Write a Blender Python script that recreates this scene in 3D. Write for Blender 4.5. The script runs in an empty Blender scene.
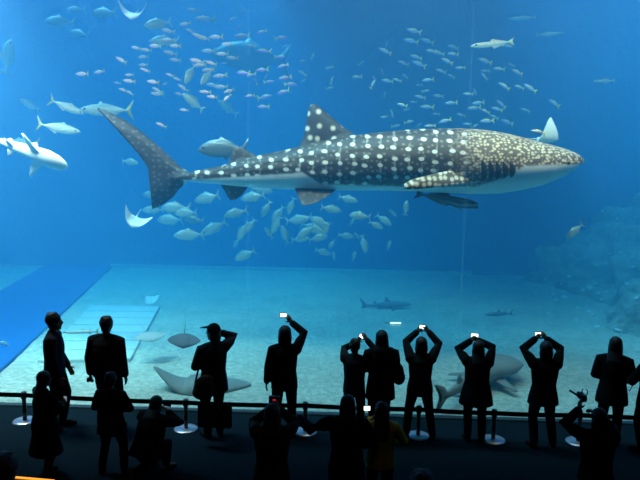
import bpy, bmesh, math, random
from mathutils import Vector, Matrix, noise
random.seed(7)
S = bpy.context.scene
COL = S.collection
V = Vector
rad = math.radians

# ------------------------------------------------------------------ camera
cam = bpy.data.cameras.new('camera')
cam_ob = bpy.data.objects.new('camera', cam)
COL.objects.link(cam_ob)
S.camera = cam_ob
cam.lens, cam.sensor_width, cam.clip_end = 36, 36, 200
PITCH, ROLL, YAW = rad(7.3), rad(.9), rad(2.0)
CP = V((0, 0, 4))
FW = V((-math.sin(YAW)*math.cos(PITCH), math.cos(YAW)*math.cos(PITCH), -math.sin(PITCH)))
R0 = V((math.cos(YAW), math.sin(YAW), 0))
U0 = R0.cross(FW)
RT = R0*math.cos(ROLL)+U0*math.sin(ROLL)
UP = U0*math.cos(ROLL)-R0*math.sin(ROLL)
cam_ob.matrix_world = Matrix(((RT.x, UP.x, -FW.x, CP.x), (RT.y, UP.y, -FW.y, CP.y), (RT.z, UP.z, -FW.z, CP.z), (0, 0, 0, 1)))

# ------------------------------------------------------------------ world, lights, exposure
S.cycles.volume_bounces = 2
S.view_settings.view_transform = 'Standard'
S.view_settings.look = 'None'
S.view_settings.exposure = 0
S.view_settings.gamma = 1
S.view_settings.use_curve_mapping = False
world = bpy.data.worlds.new('world')
S.world = world
world.use_nodes = True
world.node_tree.nodes['Background'].inputs[0].default_value = (0, 0, 0, 1)
world.node_tree.nodes['Background'].inputs[1].default_value = 0

def light(name, kind, energy, color, loc, direction, **kw):
    l = bpy.data.lights.new(name, kind)
    l.energy, l.color = energy, color
    for k, v in kw.items():
        setattr(l, k, v)
    o = bpy.data.objects.new(name, l)
    COL.objects.link(o)
    o.location = loc
    o.rotation_euler = V(direction).to_track_quat('-Z', 'Y').to_euler()
    return o

# daylight falling through the open roof over the tank, leaning in from the left
light('sun', 'SUN', 7.0, (.40, .72, 1), (0, 15, 14), (.46, .06, -1), angle=rad(40))
# unseen fill strips added along the window top to light shark and sand
light('tank_fill', 'AREA', 420, (1, .76, .55), (0, 10.0, 7.0), (0, .75, -1), shape='RECTANGLE', size=15, size_y=.25, spread=rad(110))
light('tank_fill_end', 'AREA', 230, (1, .92, .86), (-7.0, 10.3, 7.0), (.10, .25, -1), shape='RECTANGLE', size=4, size_y=.4, spread=rad(80))  # unseen strip added to brighten the left front sand
# a weak warm ceiling lamp at the back of the dark hall
light('hall_lamp', 'AREA', 6, (1, .72, .42), (0, 4, 8.1), (0, .1, -1), shape='RECTANGLE', size=.5, size_y=.5)

# ------------------------------------------------------------------ pixel helpers
def ray(x, y):
    return RT*((x-320)/640)+UP*((240-y)/640)+FW
def PY(x, y, Y):
    r = ray(x, y)
    return CP+r*(Y/r.y)
def PZ(x, y, z=0.0):
    r = ray(x, y)
    return CP+r*((z-CP.z)/r.z)

# ------------------------------------------------------------------ materials
class NT:
    def __init__(s, name):
        s.m = bpy.data.materials.new(name)
        s.m.use_nodes = True
        s.t = s.m.node_tree
        s.b = s.t.nodes['Principled BSDF']
        s.out = s.t.nodes['Material Output']
        s.b.inputs['Roughness'].default_value = .7
    def n(s, kind, **kw):
        x = s.t.nodes.new(kind)
        for k, v in kw.items():
            setattr(x, k, v)
        return x
    def l(s, a, b):
        s.t.links.new(a, b)
    def put(s, sock, v):
        if hasattr(v, 'is_linked'):
            s.l(v, sock)
        else:
            sock.default_value = v
    def math(s, op, a, b=0.0, c=0.0, clamp=False):
        x = s.n('ShaderNodeMath', operation=op, use_clamp=clamp)
        for i, v in enumerate((a, b, c)):
            s.put(x.inputs[i], v)
        return x.outputs[0]
    def ramp(s, v, lo, hi):                       # 0 below lo, 1 above hi (either order)
        x = s.n('ShaderNodeMapRange', clamp=True)
        x.interpolation_type = 'SMOOTHSTEP'
        s.put(x.inputs['Value'], v)
        flip = lo > hi
        if flip:
            lo, hi = hi, lo
        x.inputs['From Min'].default_value, x.inputs['From Max'].default_value = lo, hi
        x.inputs['To Min'].default_value, x.inputs['To Max'].default_value = (1, 0) if flip else (0, 1)
        return x.outputs['Result']
    def mix(s, f, a, b):
        x = s.n('ShaderNodeMix', data_type='RGBA')
        s.put(x.inputs[0], f)
        for i, v in ((6, a), (7, b)):
            s.put(x.inputs[i], v if hasattr(v, 'is_linked') else (*v, 1))
        return x.outputs[2]
    def obj(s):
        c = s.n('ShaderNodeTexCoord').outputs['Object']
        x = s.n('ShaderNodeSeparateXYZ')
        s.l(c, x.inputs[0])
        return c, x.outputs[0], x.outputs[1], x.outputs[2]
    def vec(s, x, y, z):
        c = s.n('ShaderNodeCombineXYZ')
        for i, v in enumerate((x, y, z)):
            s.put(c.inputs[i], v)
        return c.outputs[0]
    def noise(s, vec, scale, detail=4, rough=.55):
        x = s.n('ShaderNodeTexNoise')
        s.l(vec, x.inputs['Vector'])
        x.inputs['Scale'].default_value, x.inputs['Detail'].default_value, x.inputs['Roughness'].default_value = scale, detail, rough
        return x.outputs['Fac']
    def voro(s, vec, scale, feature='F1', rnd=1.0, dims='3D'):
        x = s.n('ShaderNodeTexVoronoi', feature=feature, voronoi_dimensions=dims)
        s.l(vec, x.inputs['Vector'])
        x.inputs['Scale'].default_value = scale
        x.inputs['Randomness'].default_value = rnd
        return x.outputs['Distance']
    def bump(s, h, strength=.3, dist=.02):
        x = s.n('ShaderNodeBump')
        x.inputs['Strength'].default_value, x.inputs['Distance'].default_value = strength, dist
        s.l(h, x.inputs['Height'])
        s.l(x.outputs[0], s.b.inputs['Normal'])
    def col(s, v, rough=None, spec=None, metal=None):
        s.put(s.b.inputs['Base Color'], v if hasattr(v, 'is_linked') else (*v, 1))
        if rough is not None:
            s.b.inputs['Roughness'].default_value = rough
        if spec is not None:
            s.b.inputs['Specular IOR Level'].default_value = spec
        if metal is not None:
            s.b.inputs['Metallic'].default_value = metal
        return s.m

def plain(name, c, rough=.7, vary=.15, scale=12, spec=None, metal=None):
    t = NT(name)
    co, *_ = t.obj()
    f = t.noise(co, scale)
    return t.col(t.mix(f, tuple(k*(1-vary) for k in c), tuple(min(1, k*(1+vary)) for k in c)), rough, spec, metal)

def glow(name, c, power):
    t = NT(name)
    t.col((.02, .02, .02))
    t.b.inputs['Emission Color'].default_value = (*c, 1)
    t.b.inputs['Emission Strength'].default_value = power
    return t.m

def water_material(scatter, absorb, g=0.0):
    m = bpy.data.materials.new('tank_water')
    m.use_nodes = True
    nt = m.node_tree
    nt.nodes.clear()
    o = nt.nodes.new('ShaderNodeOutputMaterial')
    a = nt.nodes.new('ShaderNodeAddShader')
    s = nt.nodes.new('ShaderNodeVolumeScatter')
    d = max(scatter)
    s.inputs['Color'].default_value = (*[c/d for c in scatter], 1)
    s.inputs['Density'].default_value = d
    s.inputs['Anisotropy'].default_value = g
    b = nt.nodes.new('ShaderNodeVolumeAbsorption')
    d = max(absorb)*1.0001
    b.inputs['Color'].default_value = (*[1-c/d for c in absorb], 1)
    b.inputs['Density'].default_value = d
    nt.links.new(s.outputs[0], a.inputs[0])
    nt.links.new(b.outputs[0], a.inputs[1])
    nt.links.new(a.outputs[0], o.inputs['Volume'])
    return m
WATER = water_material((.010, .043, .081), (.17, .040, .004))

def acrylic_material(name, gloss, tint):
    m = bpy.data.materials.new(name)
    m.use_nodes = True
    nt = m.node_tree
    nt.nodes.clear()
    o = nt.nodes.new('ShaderNodeOutputMaterial')
    x = nt.nodes.new('ShaderNodeMixShader')
    t = nt.nodes.new('ShaderNodeBsdfTransparent')
    g = nt.nodes.new('ShaderNodeBsdfGlossy')
    t.inputs[0].default_value = (*tint, 1)
    g.inputs['Roughness'].default_value = .02
    x.inputs[0].default_value = gloss
    nt.links.new(t.outputs[0], x.inputs[1])
    nt.links.new(g.outputs[0], x.inputs[2])
    nt.links.new(x.outputs[0], o.inputs['Surface'])
    return m
ACRYLIC = acrylic_material('acrylic', .025, (.99, .995, 1))

def seam_material():
    m = bpy.data.materials.new('acrylic_joint')
    m.use_nodes = True
    nt = m.node_tree
    nt.nodes.clear()
    o = nt.nodes.new('ShaderNodeOutputMaterial')
    x = nt.nodes.new('ShaderNodeMixShader')
    t = nt.nodes.new('ShaderNodeBsdfTransparent')
    g = nt.nodes.new('ShaderNodeBsdfTranslucent')
    g.inputs[0].default_value = (.9, .95, 1, 1)
    x.inputs[0].default_value = .055
    nt.links.new(t.outputs[0], x.inputs[1])
    nt.links.new(g.outputs[0], x.inputs[2])
    nt.links.new(x.outputs[0], o.inputs['Surface'])
    return m
SEAM = seam_material()

# ------------------------------------------------------------------ object helpers
def props(o, label=None, cat=None, group=None, kind=None):
    for k, v in (('label', label), ('category', cat), ('group', group), ('kind', kind)):
        if v:
            o[k] = v
    return o

def empty(name, loc=(0, 0, 0), rz=0.0):
    o = bpy.data.objects.new(name, None)
    COL.objects.link(o)
    o.location = loc
    o.rotation_euler = (0, 0, rz)
    return o

def link(name, me, mat=None, parent=None, smooth=True):
    o = bpy.data.objects.new(name, me)
    COL.objects.link(o)
    if mat is not None and not len(me.materials):
        for m in (mat if isinstance(mat, (list, tuple)) else [mat]):
            me.materials.append(m)
    if smooth:
        me.polygons.foreach_set('use_smooth', [True]*len(me.polygons))
    if parent:
        o.parent = parent
    return o

def mesh_of(bm, name='m'):
    bmesh.ops.recalc_face_normals(bm, faces=bm.faces)
    me = bpy.data.meshes.new(name)
    bm.to_mesh(me)
    bm.free()
    return me

def add_box(bm, a, b):
    r = bmesh.ops.create_cube(bm, size=1)
    for v in r['verts']:
        v.co = V([(a[i]+b[i])/2+(b[i]-a[i])*v.co[i] for i in range(3)])
    return r['verts']

def box(name, a, b, mat, parent=None, bevel=0.0):
    bm = bmesh.new()
    add_box(bm, a, b)
    if bevel:
        bmesh.ops.bevel(bm, geom=bm.edges[:], offset=bevel, segments=2, affect='EDGES')
    return link(name, mesh_of(bm, name), mat, parent, smooth=False)

def ring_loft(bm, rings, mat_index=0):
    vs = [[bm.verts.new(p) for p in r] for r in rings]
    n = len(rings[0])
    fs = []
    for a, b in zip(vs, vs[1:]):
        for i in range(n):
            fs.append(bm.faces.new((a[i], a[(i+1) % n], b[(i+1) % n], b[i])))
    fs.append(bm.faces.new(vs[0][::-1]))
    fs.append(bm.faces.new(vs[-1]))
    for f in fs:
        f.material_index = mat_index

def tube(bm, pts, rr, side=V((1, 0, 0)), n=14, cap=True):
    """rounded tube through pts; rr = radius or (side radius, other radius) per point"""
    pts = [V(p) for p in pts]
    rr = [(r, r) if not isinstance(r, (tuple, list)) else r for r in rr]
    rings = []
    def ring(c, d, rx, ry):
        s = side-d*side.dot(d)
        if s.length < 1e-4:
            s = V((0, 1, 0))-d*d.y
            if s.length < 1e-3:
                s = V((0, 0, 1))-d*d.z
        s.normalize()
        t = d.cross(s)
        return [c+s*(rx*math.cos(2*math.pi*k/n))+t*(ry*math.sin(2*math.pi*k/n)) for k in range(n)]
    dirs = []
    for i in range(len(pts)):
        a, b = pts[max(0, i-1)], pts[min(len(pts)-1, i+1)]
        dirs.append((b-a).normalized())
    if cap:
        m = min(rr[0])
        for q in (.97, .7, .35):
            k = math.sqrt(1-q*q)
            rings.append(ring(pts[0]-dirs[0]*m*q, dirs[0], rr[0][0]*k, rr[0][1]*k))
    for p, d, r in zip(pts, dirs, rr):
        rings.append(ring(p, d, *r))
    if cap:
        m = min(rr[-1])
        for q in (.35, .7, .97):
            k = math.sqrt(1-q*q)
            rings.append(ring(pts[-1]+dirs[-1]*m*q, dirs[-1], rr[-1][0]*k, rr[-1][1]*k))
    ring_loft(bm, rings)

def ball(bm, c, r):
    m = Matrix.Translation(V(c)) @ Matrix.Diagonal((*(r if isinstance(r, (tuple, list)) else (r, r, r)), 1))
    bmesh.ops.create_uvsphere(bm, u_segments=16, v_segments=12, radius=1, matrix=m)

def evaluated(o):
    dg = bpy.context.evaluated_depsgraph_get()
    dg.update()
    return bpy.data.meshes.new_from_object(o.evaluated_get(dg))

def drop(o):
    me = o.data
    bpy.data.objects.remove(o)
    if me and me.users == 0:
        bpy.data.meshes.remove(me)

def fuse(bm, voxel, smooth=3):
    """overlapping closed shapes -> one continuous skin"""
    t = link('temp', mesh_of(bm, 'temp'))
    r = t.modifiers.new('r', 'REMESH')
    r.mode, r.voxel_size = 'VOXEL', voxel
    if smooth:
        k = t.modifiers.new('s', 'SMOOTH')
        k.iterations, k.factor = smooth, .5
    me = evaluated(t)
    drop(t)
    return me

def union(meshes, mats):
    obs = []
    for me in meshes:
        me.materials.clear() if len(me.materials) else None
        for m in mats:
            me.materials.append(m)
        o = link('temp', me)
        obs.append(o)
    for o in obs[1:]:
        b = obs[0].modifiers.new('b', 'BOOLEAN')
        b.operation, b.object, b.solver = 'UNION', o, 'EXACT'
    me = evaluated(obs[0])
    for o in obs:
        drop(o)
    return me

def blade(outline, th, normal=V((0, 1, 0)), mat_index=0, edge=.25):
    """a fin: outline (list of 3-D points) with a lens-shaped thickness, thickest at its middle"""
    pts = [V(p) for p in outline]
    c = sum(pts, V())/len(pts)
    bm = bmesh.new()
    rows = []
    for k, s in ((1.0, edge), (.55, .9)):
        rows.append(([bm.verts.new(c+(p-c)*k+normal*th*s) for p in pts], [bm.verts.new(c+(p-c)*k-normal*th*s) for p in pts]))
    n = len(pts)
    (a0, b0), (a1, b1) = rows
    for i in range(n):
        j = (i+1) % n
        bm.faces.new((a0[i], a0[j], b0[j], b0[i]))
        bm.faces.new((a0[i], a0[j], a1[j], a1[i]))
        bm.faces.new((b0[i], b0[j], b1[j], b1[i]))
    ca, cb = bm.verts.new(c+normal*th), bm.verts.new(c-normal*th)
    for i in range(n):
        j = (i+1) % n
        bm.faces.new((a1[i], a1[j], ca))
        bm.faces.new((b1[i], b1[j], cb))
    for f in bm.faces:
        f.material_index = mat_index
    return mesh_of(bm, 'fin')

def interp(tab, x):
    if x <= tab[0][0]:
        return tab[0][1]
    for (a, u), (b, v) in zip(tab, tab[1:]):
        if x <= b:
            return u+(v-u)*(x-a)/(b-a)
    return tab[-1][1]

ORD = ['', 'second ', 'third ', 'fourth ', 'fifth ', 'sixth ', 'seventh ', 'eighth ', 'ninth ', 'tenth ', 'eleventh ', 'twelfth ', 'thirteenth ', 'fourteenth ', 'fifteenth ', 'sixteenth ']
def rank(i, n):
    if n == 1:
        return 'the only one'
    if i == 0:
        return 'leftmost'
    if i == n-1:
        return 'rightmost'
    return ORD[i]+'from left'

# ================================================================== SETTING
def struct(o):
    o['kind'] = 'structure'
    return o

GY = 9.64                                           # the window's plane
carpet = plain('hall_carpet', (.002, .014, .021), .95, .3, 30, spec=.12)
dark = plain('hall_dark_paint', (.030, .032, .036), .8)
HX = 9.0
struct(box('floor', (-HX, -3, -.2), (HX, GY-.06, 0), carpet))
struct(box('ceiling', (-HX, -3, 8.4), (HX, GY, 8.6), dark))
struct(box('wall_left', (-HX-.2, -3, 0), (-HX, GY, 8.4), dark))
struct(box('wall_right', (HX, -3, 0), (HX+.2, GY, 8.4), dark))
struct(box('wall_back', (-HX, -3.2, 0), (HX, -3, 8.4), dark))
# low kerb under the window
struct(box('trim_1', (-HX, GY-.06, -.2), (HX, GY+.065, .02), plain('kerb', (.03, .05, .06), .6), bevel=.008))

# acrylic panels and their joints
S1, S2 = PY(248, 150, GY).x, PY(468, 150, GY).x
step = S2-S1
xs = [-HX, S1, S2, S2+step, HX]
xs = [max(-HX, min(HX, x)) for x in xs]
for k, (a, b) in enumerate(zip(xs, xs[1:])):
    struct(box('window_%d' % (k+1), (a+.02, GY, .03), (b-.02, GY+.06, 8.4), ACRYLIC))
for k, x in enumerate(xs[1:-1]):
    struct(box('trim_%d' % (k+3), (x-.013, GY+.02, .03), (x+.013, GY+.04, 8.4), SEAM))

# tank: sand floor, back wall, side walls, water
TX0, TX1, TY1, TZ = -17.0, 12.0, 22.5, 10.0
def sand_material():
    t = NT('sand')
    co, x, y, z = t.obj()
    a, b, c = t.noise(co, 1.1, 5), t.noise(co, 9, 6, .7), t.noise(co, 45, 3, .7)
    f = t.ramp(t.math('ADD', t.math('MULTIPLY', b, .6), t.math('MULTIPLY', c, .4)), .36, .64)
    base = t.mix(f, (.46, .44, .36), (.88, .83, .70))
    base = t.mix(t.ramp(a, .35, .7), base, t.mix(.3, base, (.30, .29, .24)))
    t.bump(t.math('ADD', b, t.math('MULTIPLY', c, .5)), .5, .05)
    return t.col(base, .9)
bm = bmesh.new()
nx, ny = 130, 70
gv = []
for j in range(ny+1):
    row = []
    for i in range(nx+1):
        p = V((TX0+(TX1-TX0)*i/nx, GY+.07+(TY1-GY-.07)*j/ny, 0))
        p.z = .03*noise.noise(p*1.3)+.015*noise.noise(p*4) - .01
        row.append(bm.verts.new(p))
    gv.append(row)
for j in range(ny):
    for i in range(nx):
        bm.faces.new((gv[j][i], gv[j][i+1], gv[j+1][i+1], gv[j+1][i]))
o = struct(link('floor_sand', mesh_of(bm), sand_material()))

def rock_wall_material(name, c1, c2):
    t = NT(name)
    co, *_ = t.obj()
    a, b = t.noise(co, .8, 6, .6), t.noise(co, 5, 5, .6)
    t.bump(b, .6, .1)
    return t.col(t.mix(t.ramp(t.math('ADD', t.math('MULTIPLY', a, .6), t.math('MULTIPLY', b, .4)), .35, .65), c1, c2), .9)
backm = rock_wall_material('tank_back_paint', (.022, .15, .33), (.034, .20, .42))
struct(box('wall_tank_back', (TX0, TY1, -.3), (TX1, TY1+.2, TZ), backm))
struct(box('wall_tank_left', (TX0-.2, GY+.2, -.3), (TX0, TY1+.2, TZ), backm))
struct(box('wall_tank_right', (TX1, GY+.2, -.3), (TX1+.2, TY1+.2, TZ), backm))
# pale band along the foot of the back wall
struct(box('baseboard_back', (-8.3, TY1-.12, -.05), (4.6, TY1, .10), plain('pale_kerb', (.62, .66, .66), .8)))
# deep blue channel running back along the left of the sand
ledge = plain('blue_channel_paint', (.008, .13, .42), .7, .2, 3)
def back_foot(x):
    y = 290.0
    while PZ(x, y-.2).y < TY1-.05:
        y -= .2
    return PZ(x, y)
q = [PZ(-14, 386), back_foot(112), back_foot(46), PZ(-160, 386)]
bm = bmesh.new()
lo = [bm.verts.new((p.x, p.y, -.15)) for p in q]
hi = [bm.verts.new((p.x, p.y, .05)) for p in q]
bm.faces.new(hi); bm.faces.new(lo[::-1])
for k in range(4):
    bm.faces.new((lo[k], lo[(k+1) % 4], hi[(k+1) % 4], hi[k]))
bmesh.ops.bevel(bm, geom=bm.edges[:], offset=.015, segments=1, affect='EDGES')
struct(link('trim_2', mesh_of(bm), ledge, smooth=False))
struct(box('shade_slab', (-2.5, 14.6, TZ+.1), (4.5, TY1+.2, TZ+.3), dark))  # unseen slab added to darken the water at top centre
# water body
bm = bmesh.new()
add_box(bm, (TX0+.01, GY+.07, -.25), (TX1-.01, TY1-.01, TZ))
wv = link('tank_water', mesh_of(bm), WATER, smooth=False)
props(wv, 'clear blue water filling the big tank behind the window', 'water', kind='stuff')

# ------------------------------------------------------------------ paving panel on the sand
A, B, C, D = PZ(37, 361, .05), PZ(91, 305, .05), PZ(160, 306, .05), PZ(130, 359, .05)
slabm = plain('white_slab', (.74, .76, .74), .7, .08, 6)
pan = props(empty('paving_panel', (0, 0, 0)), 'pale rectangular panel of long slabs with dark joints on the sand', 'paving')
NS = 7
for k in range(NS):
    t0, t1 = k/NS+.0075, (k+1)/NS-.0075
    bm = bmesh.new()
    pts = [A.lerp(B, t0), D.lerp(C, t0), D.lerp(C, t1), A.lerp(B, t1)]
    lo = [bm.verts.new((p.x, p.y, -.03)) for p in pts]
    hi = [bm.verts.new((p.x, p.y, .06)) for p in pts]
    bm.faces.new(hi); bm.faces.new(lo[::-1])
    for i in range(4):
        bm.faces.new((lo[i], lo[(i+1) % 4], hi[(i+1) % 4], hi[i]))
    bmesh.ops.bevel(bm, geom=bm.edges[:], offset=.01, segments=1, affect='EDGES')
    link('slab', mesh_of(bm), slabm, pan, smooth=False)

# ------------------------------------------------------------------ reef slope on the right
reefm = rock_wall_material('reef_rock', (.12, .13, .11), (.55, .52, .42))
bm = bmesh.new()
n1, n2 = 70, 60
gv = []
for j in range(n2+1):
    row = []
    v = j/n2
    for i in range(n1+1):
        u = i/n1
        y = 10.4+u*(TY1-10.4)
        foot = 6.9+.5*math.sin(y*1.1)-.05*(y-13)+max(0, 13.8-y)*1.25
        x = foot+(TX1+.5-foot)*min(1, v*1.05) if foot < TX1 else TX1+.5
        z = -.12+5.6*max(0, v-.03)**1.15
        p = V((x, y, z))
        k = min(1, v*5)
        p += V((-.9, -.2, .6))*(noise.fractal(p*.75, 1, 2.2, 5)*k)
        p.x = min(p.x, TX1-.02)
        p.y = min(p.y, TY1-.02)
        p.y = max(p.y, GY+.25)
        row.append(bm.verts.new(p))
    gv.append(row)
for j in range(n2):
    for i in range(n1):
        bm.faces.new((gv[j][i], gv[j][i+1], gv[j+1][i+1], gv[j+1][i]))
from mathutils.bvhtree import BVHTree
REEF = BVHTree.FromBMesh(bm)
struct(link('reef_slope', mesh_of(bm), reefm))
#@@OBJECTS
# ================================================================== WHALE SHARK
SY = 12.1
SC = PY(340, 165, SY)
def sp(x, y, dy=0.0):
    p = PY(x, y, SY)-SC
    return V((p.x, dy, p.z))

def shark_skin():
    t = NT('whale_shark_skin')
    co, x, y, z = t.obj()
    # lower edge of the dark flank along the body
    cr = t.n('ShaderNodeValToRGB')
    tab = [(171, 260), (184, 181), (240, 177.5), (304, 173), (322, 184), (400, 186), (470, 186), (497, 176), (514, 166), (572, 165), (581, 161)]
    x0, x1 = sp(165, 170).x, sp(585, 165).x
    zz = [(sp(a, b).x, sp(a, b).z) for a, b in tab]
    while len(cr.color_ramp.elements) < len(zz):
        cr.color_ramp.elements.new(.5)
    zlo, zhi = -2.0, 2.0
    for e, (ax, az) in zip(cr.color_ramp.elements, zz):
        e.position = (ax-x0)/(x1-x0)
        k = (az-zlo)/(zhi-zlo)
        e.color = (k, k, k, 1)
    t.l(t.math('DIVIDE', t.math('SUBTRACT', x, x0), x1-x0), cr.inputs[0])
    zb = t.math('ADD', t.math('MULTIPLY', cr.outputs[0], zhi-zlo), zlo)
    wob = t.math('MULTIPLY', t.math('SUBTRACT', t.noise(co, 5), .5), .05)
    up = t.ramp(t.math('ADD', t.math('SUBTRACT', z, zb), wob), -.015, .045)
    xh, xm, xt = sp(462, 150).x, sp(500, 150).x, sp(190, 170).x
    head = t.ramp(x, xh-.45, xh+.35)
    # body: columns of round spots with thin pale bars between them
    wx = t.math('ADD', x, t.math('MULTIPLY', t.noise(co, 1.7, 2), .12))
    wz = t.math('ADD', z, t.math('MULTIPLY', x, .06))
    d = t.voro(t.vec(t.math('MULTIPLY', wx, 4.1), t.math('MULTIPLY', wz, 5.6), 0.0), 1.0, 'F1', .34, '2D')
    spots = t.ramp(d, .25, .15)
    bars = t.ramp(t.math('SINE', t.math('MULTIPLY', wx, 2*math.pi*4.1)), .80, .97)
    bars = t.math('MULTIPLY', bars, t.ramp(t.noise(co, 5.5, 2), .46, .62))
    small = t.ramp(t.voro(t.vec(t.math('MULTIPLY', wx, 7.1), t.math('MULTIPLY', wz, 9.2), 0.0), 1.0, 'F1', .6, '2D'), .26, .16)
    body = t.mix(t.noise(co, 2.5), (.050, .036, .029), (.105, .078, .060))
    body = t.mix(t.math('MULTIPLY', bars, .62), body, (.52, .47, .40))
    body = t.mix(t.math('MULTIPLY', small, .35), body, (.55, .50, .42))
    body = t.mix(spots, body, (.98, .93, .80))
    # head: a dense net of small pale spots
    hd = t.voro(t.vec(t.math('MULTIPLY', x, 16), t.math('MULTIPLY', y, 16), t.math('MULTIPLY', z, 19)), 1.0, 'F1', .75)
    hc = t.mix(t.ramp(hd, .60, .24), (.17, .105, .065), (.88, .66, .43))
    body = t.mix(head, body, hc)
    tail = t.ramp(x, xt+.15, xt-.25)
    tc = t.mix(t.math('MULTIPLY', small, .22), (.050, .040, .044), (.45, .42, .38))
    body = t.mix(tail, body, tc)
    belly = t.mix(t.noise(co, 1.5), (.80, .80, .78), (.92, .92, .90))
    t.bump(t.noise(co, 25, 3), .12, .01)
    return t.col(t.mix(up, belly, body), .55)

def fin_skin(name, c1, c2, cell, th):
    t = NT(name)
    co, x, y, z = t.obj()
    d = t.voro(t.vec(t.math('MULTIPLY', x, cell), t.math('MULTIPLY', z, cell), 0.0), 1.0, 'F1', .5, '2D')
    return t.col(t.mix(t.ramp(d, th+.12, th-.12), c1, c2), .6)

TOP = [(177, 177), (185, 173), (200, 170), (220, 166), (240, 160.5), (260, 155), (280, 151), (300, 146.5), (330, 139.5), (350, 135.5), (380, 132), (400, 130.3), (420, 129), (440, 128.4), (460, 128.2), (480, 129.5), (500, 132.5), (520, 137.3), (540, 142.5), (560, 148), (572, 152.5), (578, 156), (581, 160)]
BOT = [(177, 178.5), (185, 181), (200, 182.5), (220, 184.5), (240, 186.5), (260, 188), (280, 189), (300, 190), (330, 190.5), (380, 190.5), (420, 191.5), (440, 192.5), (460, 193.8), (480, 194), (500, 193.3), (520, 190.3), (540, 185.6), (560, 177), (572, 169.5), (578, 165), (581, 162)]
WID = [(177, .05), (200, .13), (240, .24), (300, .44), (380, .66), (450, .78), (500, .80), (540, .74), (560, .62), (574, .42), (579, .25), (581, .10)]
rings = []
NR = 48
px = 177
xs_ = [177+3*k for k in range(0, 131)]+[572, 574, 576, 577.5, 579, 580, 581]
xs_ = sorted(set(x for x in xs_ if x <= 581))
for x in xs_:
    t_, b_ = sp(x, interp(TOP, x)), sp(x, interp(BOT, x))
    zc, hh, w_ = (t_.z+b_.z)/2, (t_.z-b_.z)/2, interp(WID, x)
    r = []
    for k in range(NR):
        a = 2*math.pi*k/NR
        c, s_ = math.cos(a), math.sin(a)
        e = .9
        yy = w_*math.copysign(abs(c)**e, c)
        zz = hh*math.copysign(abs(s_)**e, s_)
        # three long ridges on each flank
        amp = .022*max(0, min(1, (x-195)/60))*max(0, min(1, (500-x)/60))
        deg = math.degrees(math.asin(max(-1, min(1, s_))))
        bmp = sum(math.exp(-((deg-q)/5)**2) for q in (6, 28, 52))
        f = 1+amp*bmp/max(hh, .15)
        r.append(V(((t_.x+b_.x)/2, yy*f, zc+zz*f)))
    rings.append(r)
bm = bmesh.new()
ring_loft(bm, rings)
for v in [v for v in bm.verts]:
    pass
body_me = mesh_of(bm)
def finpx(pts, th, mi=0, normal=V((0, 1, 0)), dy=0.0):
    return blade([sp(x, y, dy) for x, y in pts], th, normal, mi)
parts = [body_me]
parts.append(finpx([(358, 137), (350, 131), (342, 126.5), (335, 119.5), (328, 114), (321, 108), (315, 104), (311.5, 104.2), (309, 108), (307, 118), (305.5, 128), (303, 138), (299, 147), (310, 152), (335, 149)], .07, 3))
parts.append(finpx([(259, 157), (251, 152.5), (245, 149.5), (239, 147), (233.5, 146.8), (231.5, 150), (230.5, 157), (228, 165), (235, 167), (250, 163)], .045, 2))
parts.append(finpx([(190, 173), (180, 166.5), (172, 159), (162, 149), (150, 139), (138, 129), (125, 120), (110, 112.5), (99, 107.6), (97, 109), (102, 113), (111, 122), (120, 133), (130, 144), (140, 156), (147, 166), (152, 175), (156, 184), (155.5, 192), (154, 201), (152.5, 209), (158, 207), (166, 202.5), (173, 197), (179, 189), (188, 181), (196, 177)], .06, 0))
parts.append(finpx([(220, 184), (224, 190), (230, 200), (236, 199.3), (242, 195), (248, 187), (240, 183)], .035, 2))
# belly fins: a pair, splayed
for sgn in (-1, 1):
    o_ = [V((sp(x, y).x, sgn*k, sp(x, y).z)) for x, y, k in ((296, 188, .22), (300, 196, .42), (305, 203.5, .62), (316, 201, .58), (328, 195, .45), (336, 189, .22), (318, 184, .10))]
    parts.append(blade(o_, .035, V((0, .75, -.66*sgn)), 2))
# long breast fins: swept back, out and down
for sgn in (-1, 1):
    o_ = []
    for x, y, k in ((474, 171, .55), (466, 169.5, .75), (452, 171, 1.02), (438, 173.5, 1.28), (424, 177, 1.52), (411, 180.5, 1.70), (404, 184.5, 1.78), (405, 188, 1.76), (414, 188.5, 1.62), (430, 187, 1.36), (448, 185.5, 1.08), (462, 183.5, .86), (478, 181, .55)):
        if y < 179.5 or (x < 412 and y < 186):
            k -= .34
        p = PY(x, y, SY-k)-SC           # real point on the near side
        o_.append(V((p.x, sgn*k, p.z)))
    parts.append(blade(o_, .06, V((.1, .35*sgn, .93)).normalized(), 1))
skins = [shark_skin(), fin_skin('spotted_breast_fin', (.16, .115, .085), (.86, .72, .52), 9.5, .36), fin_skin('grey_fin', (.085, .070, .068), (.17, .14, .13), 7, .2), fin_skin('spotted_back_fin', (.052, .044, .046), (.80, .74, .62), 4.6, .20)]
ws = link('whale_shark', union(parts, skins), skins)
ws.location = SC
props(ws, 'huge spotted whale shark gliding past the window, snout to the right', 'whale shark')
slitm = plain('gill_shade', (.012, .010, .010), .9)  # near-black on the gill slits also paints in the shade behind the head
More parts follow.
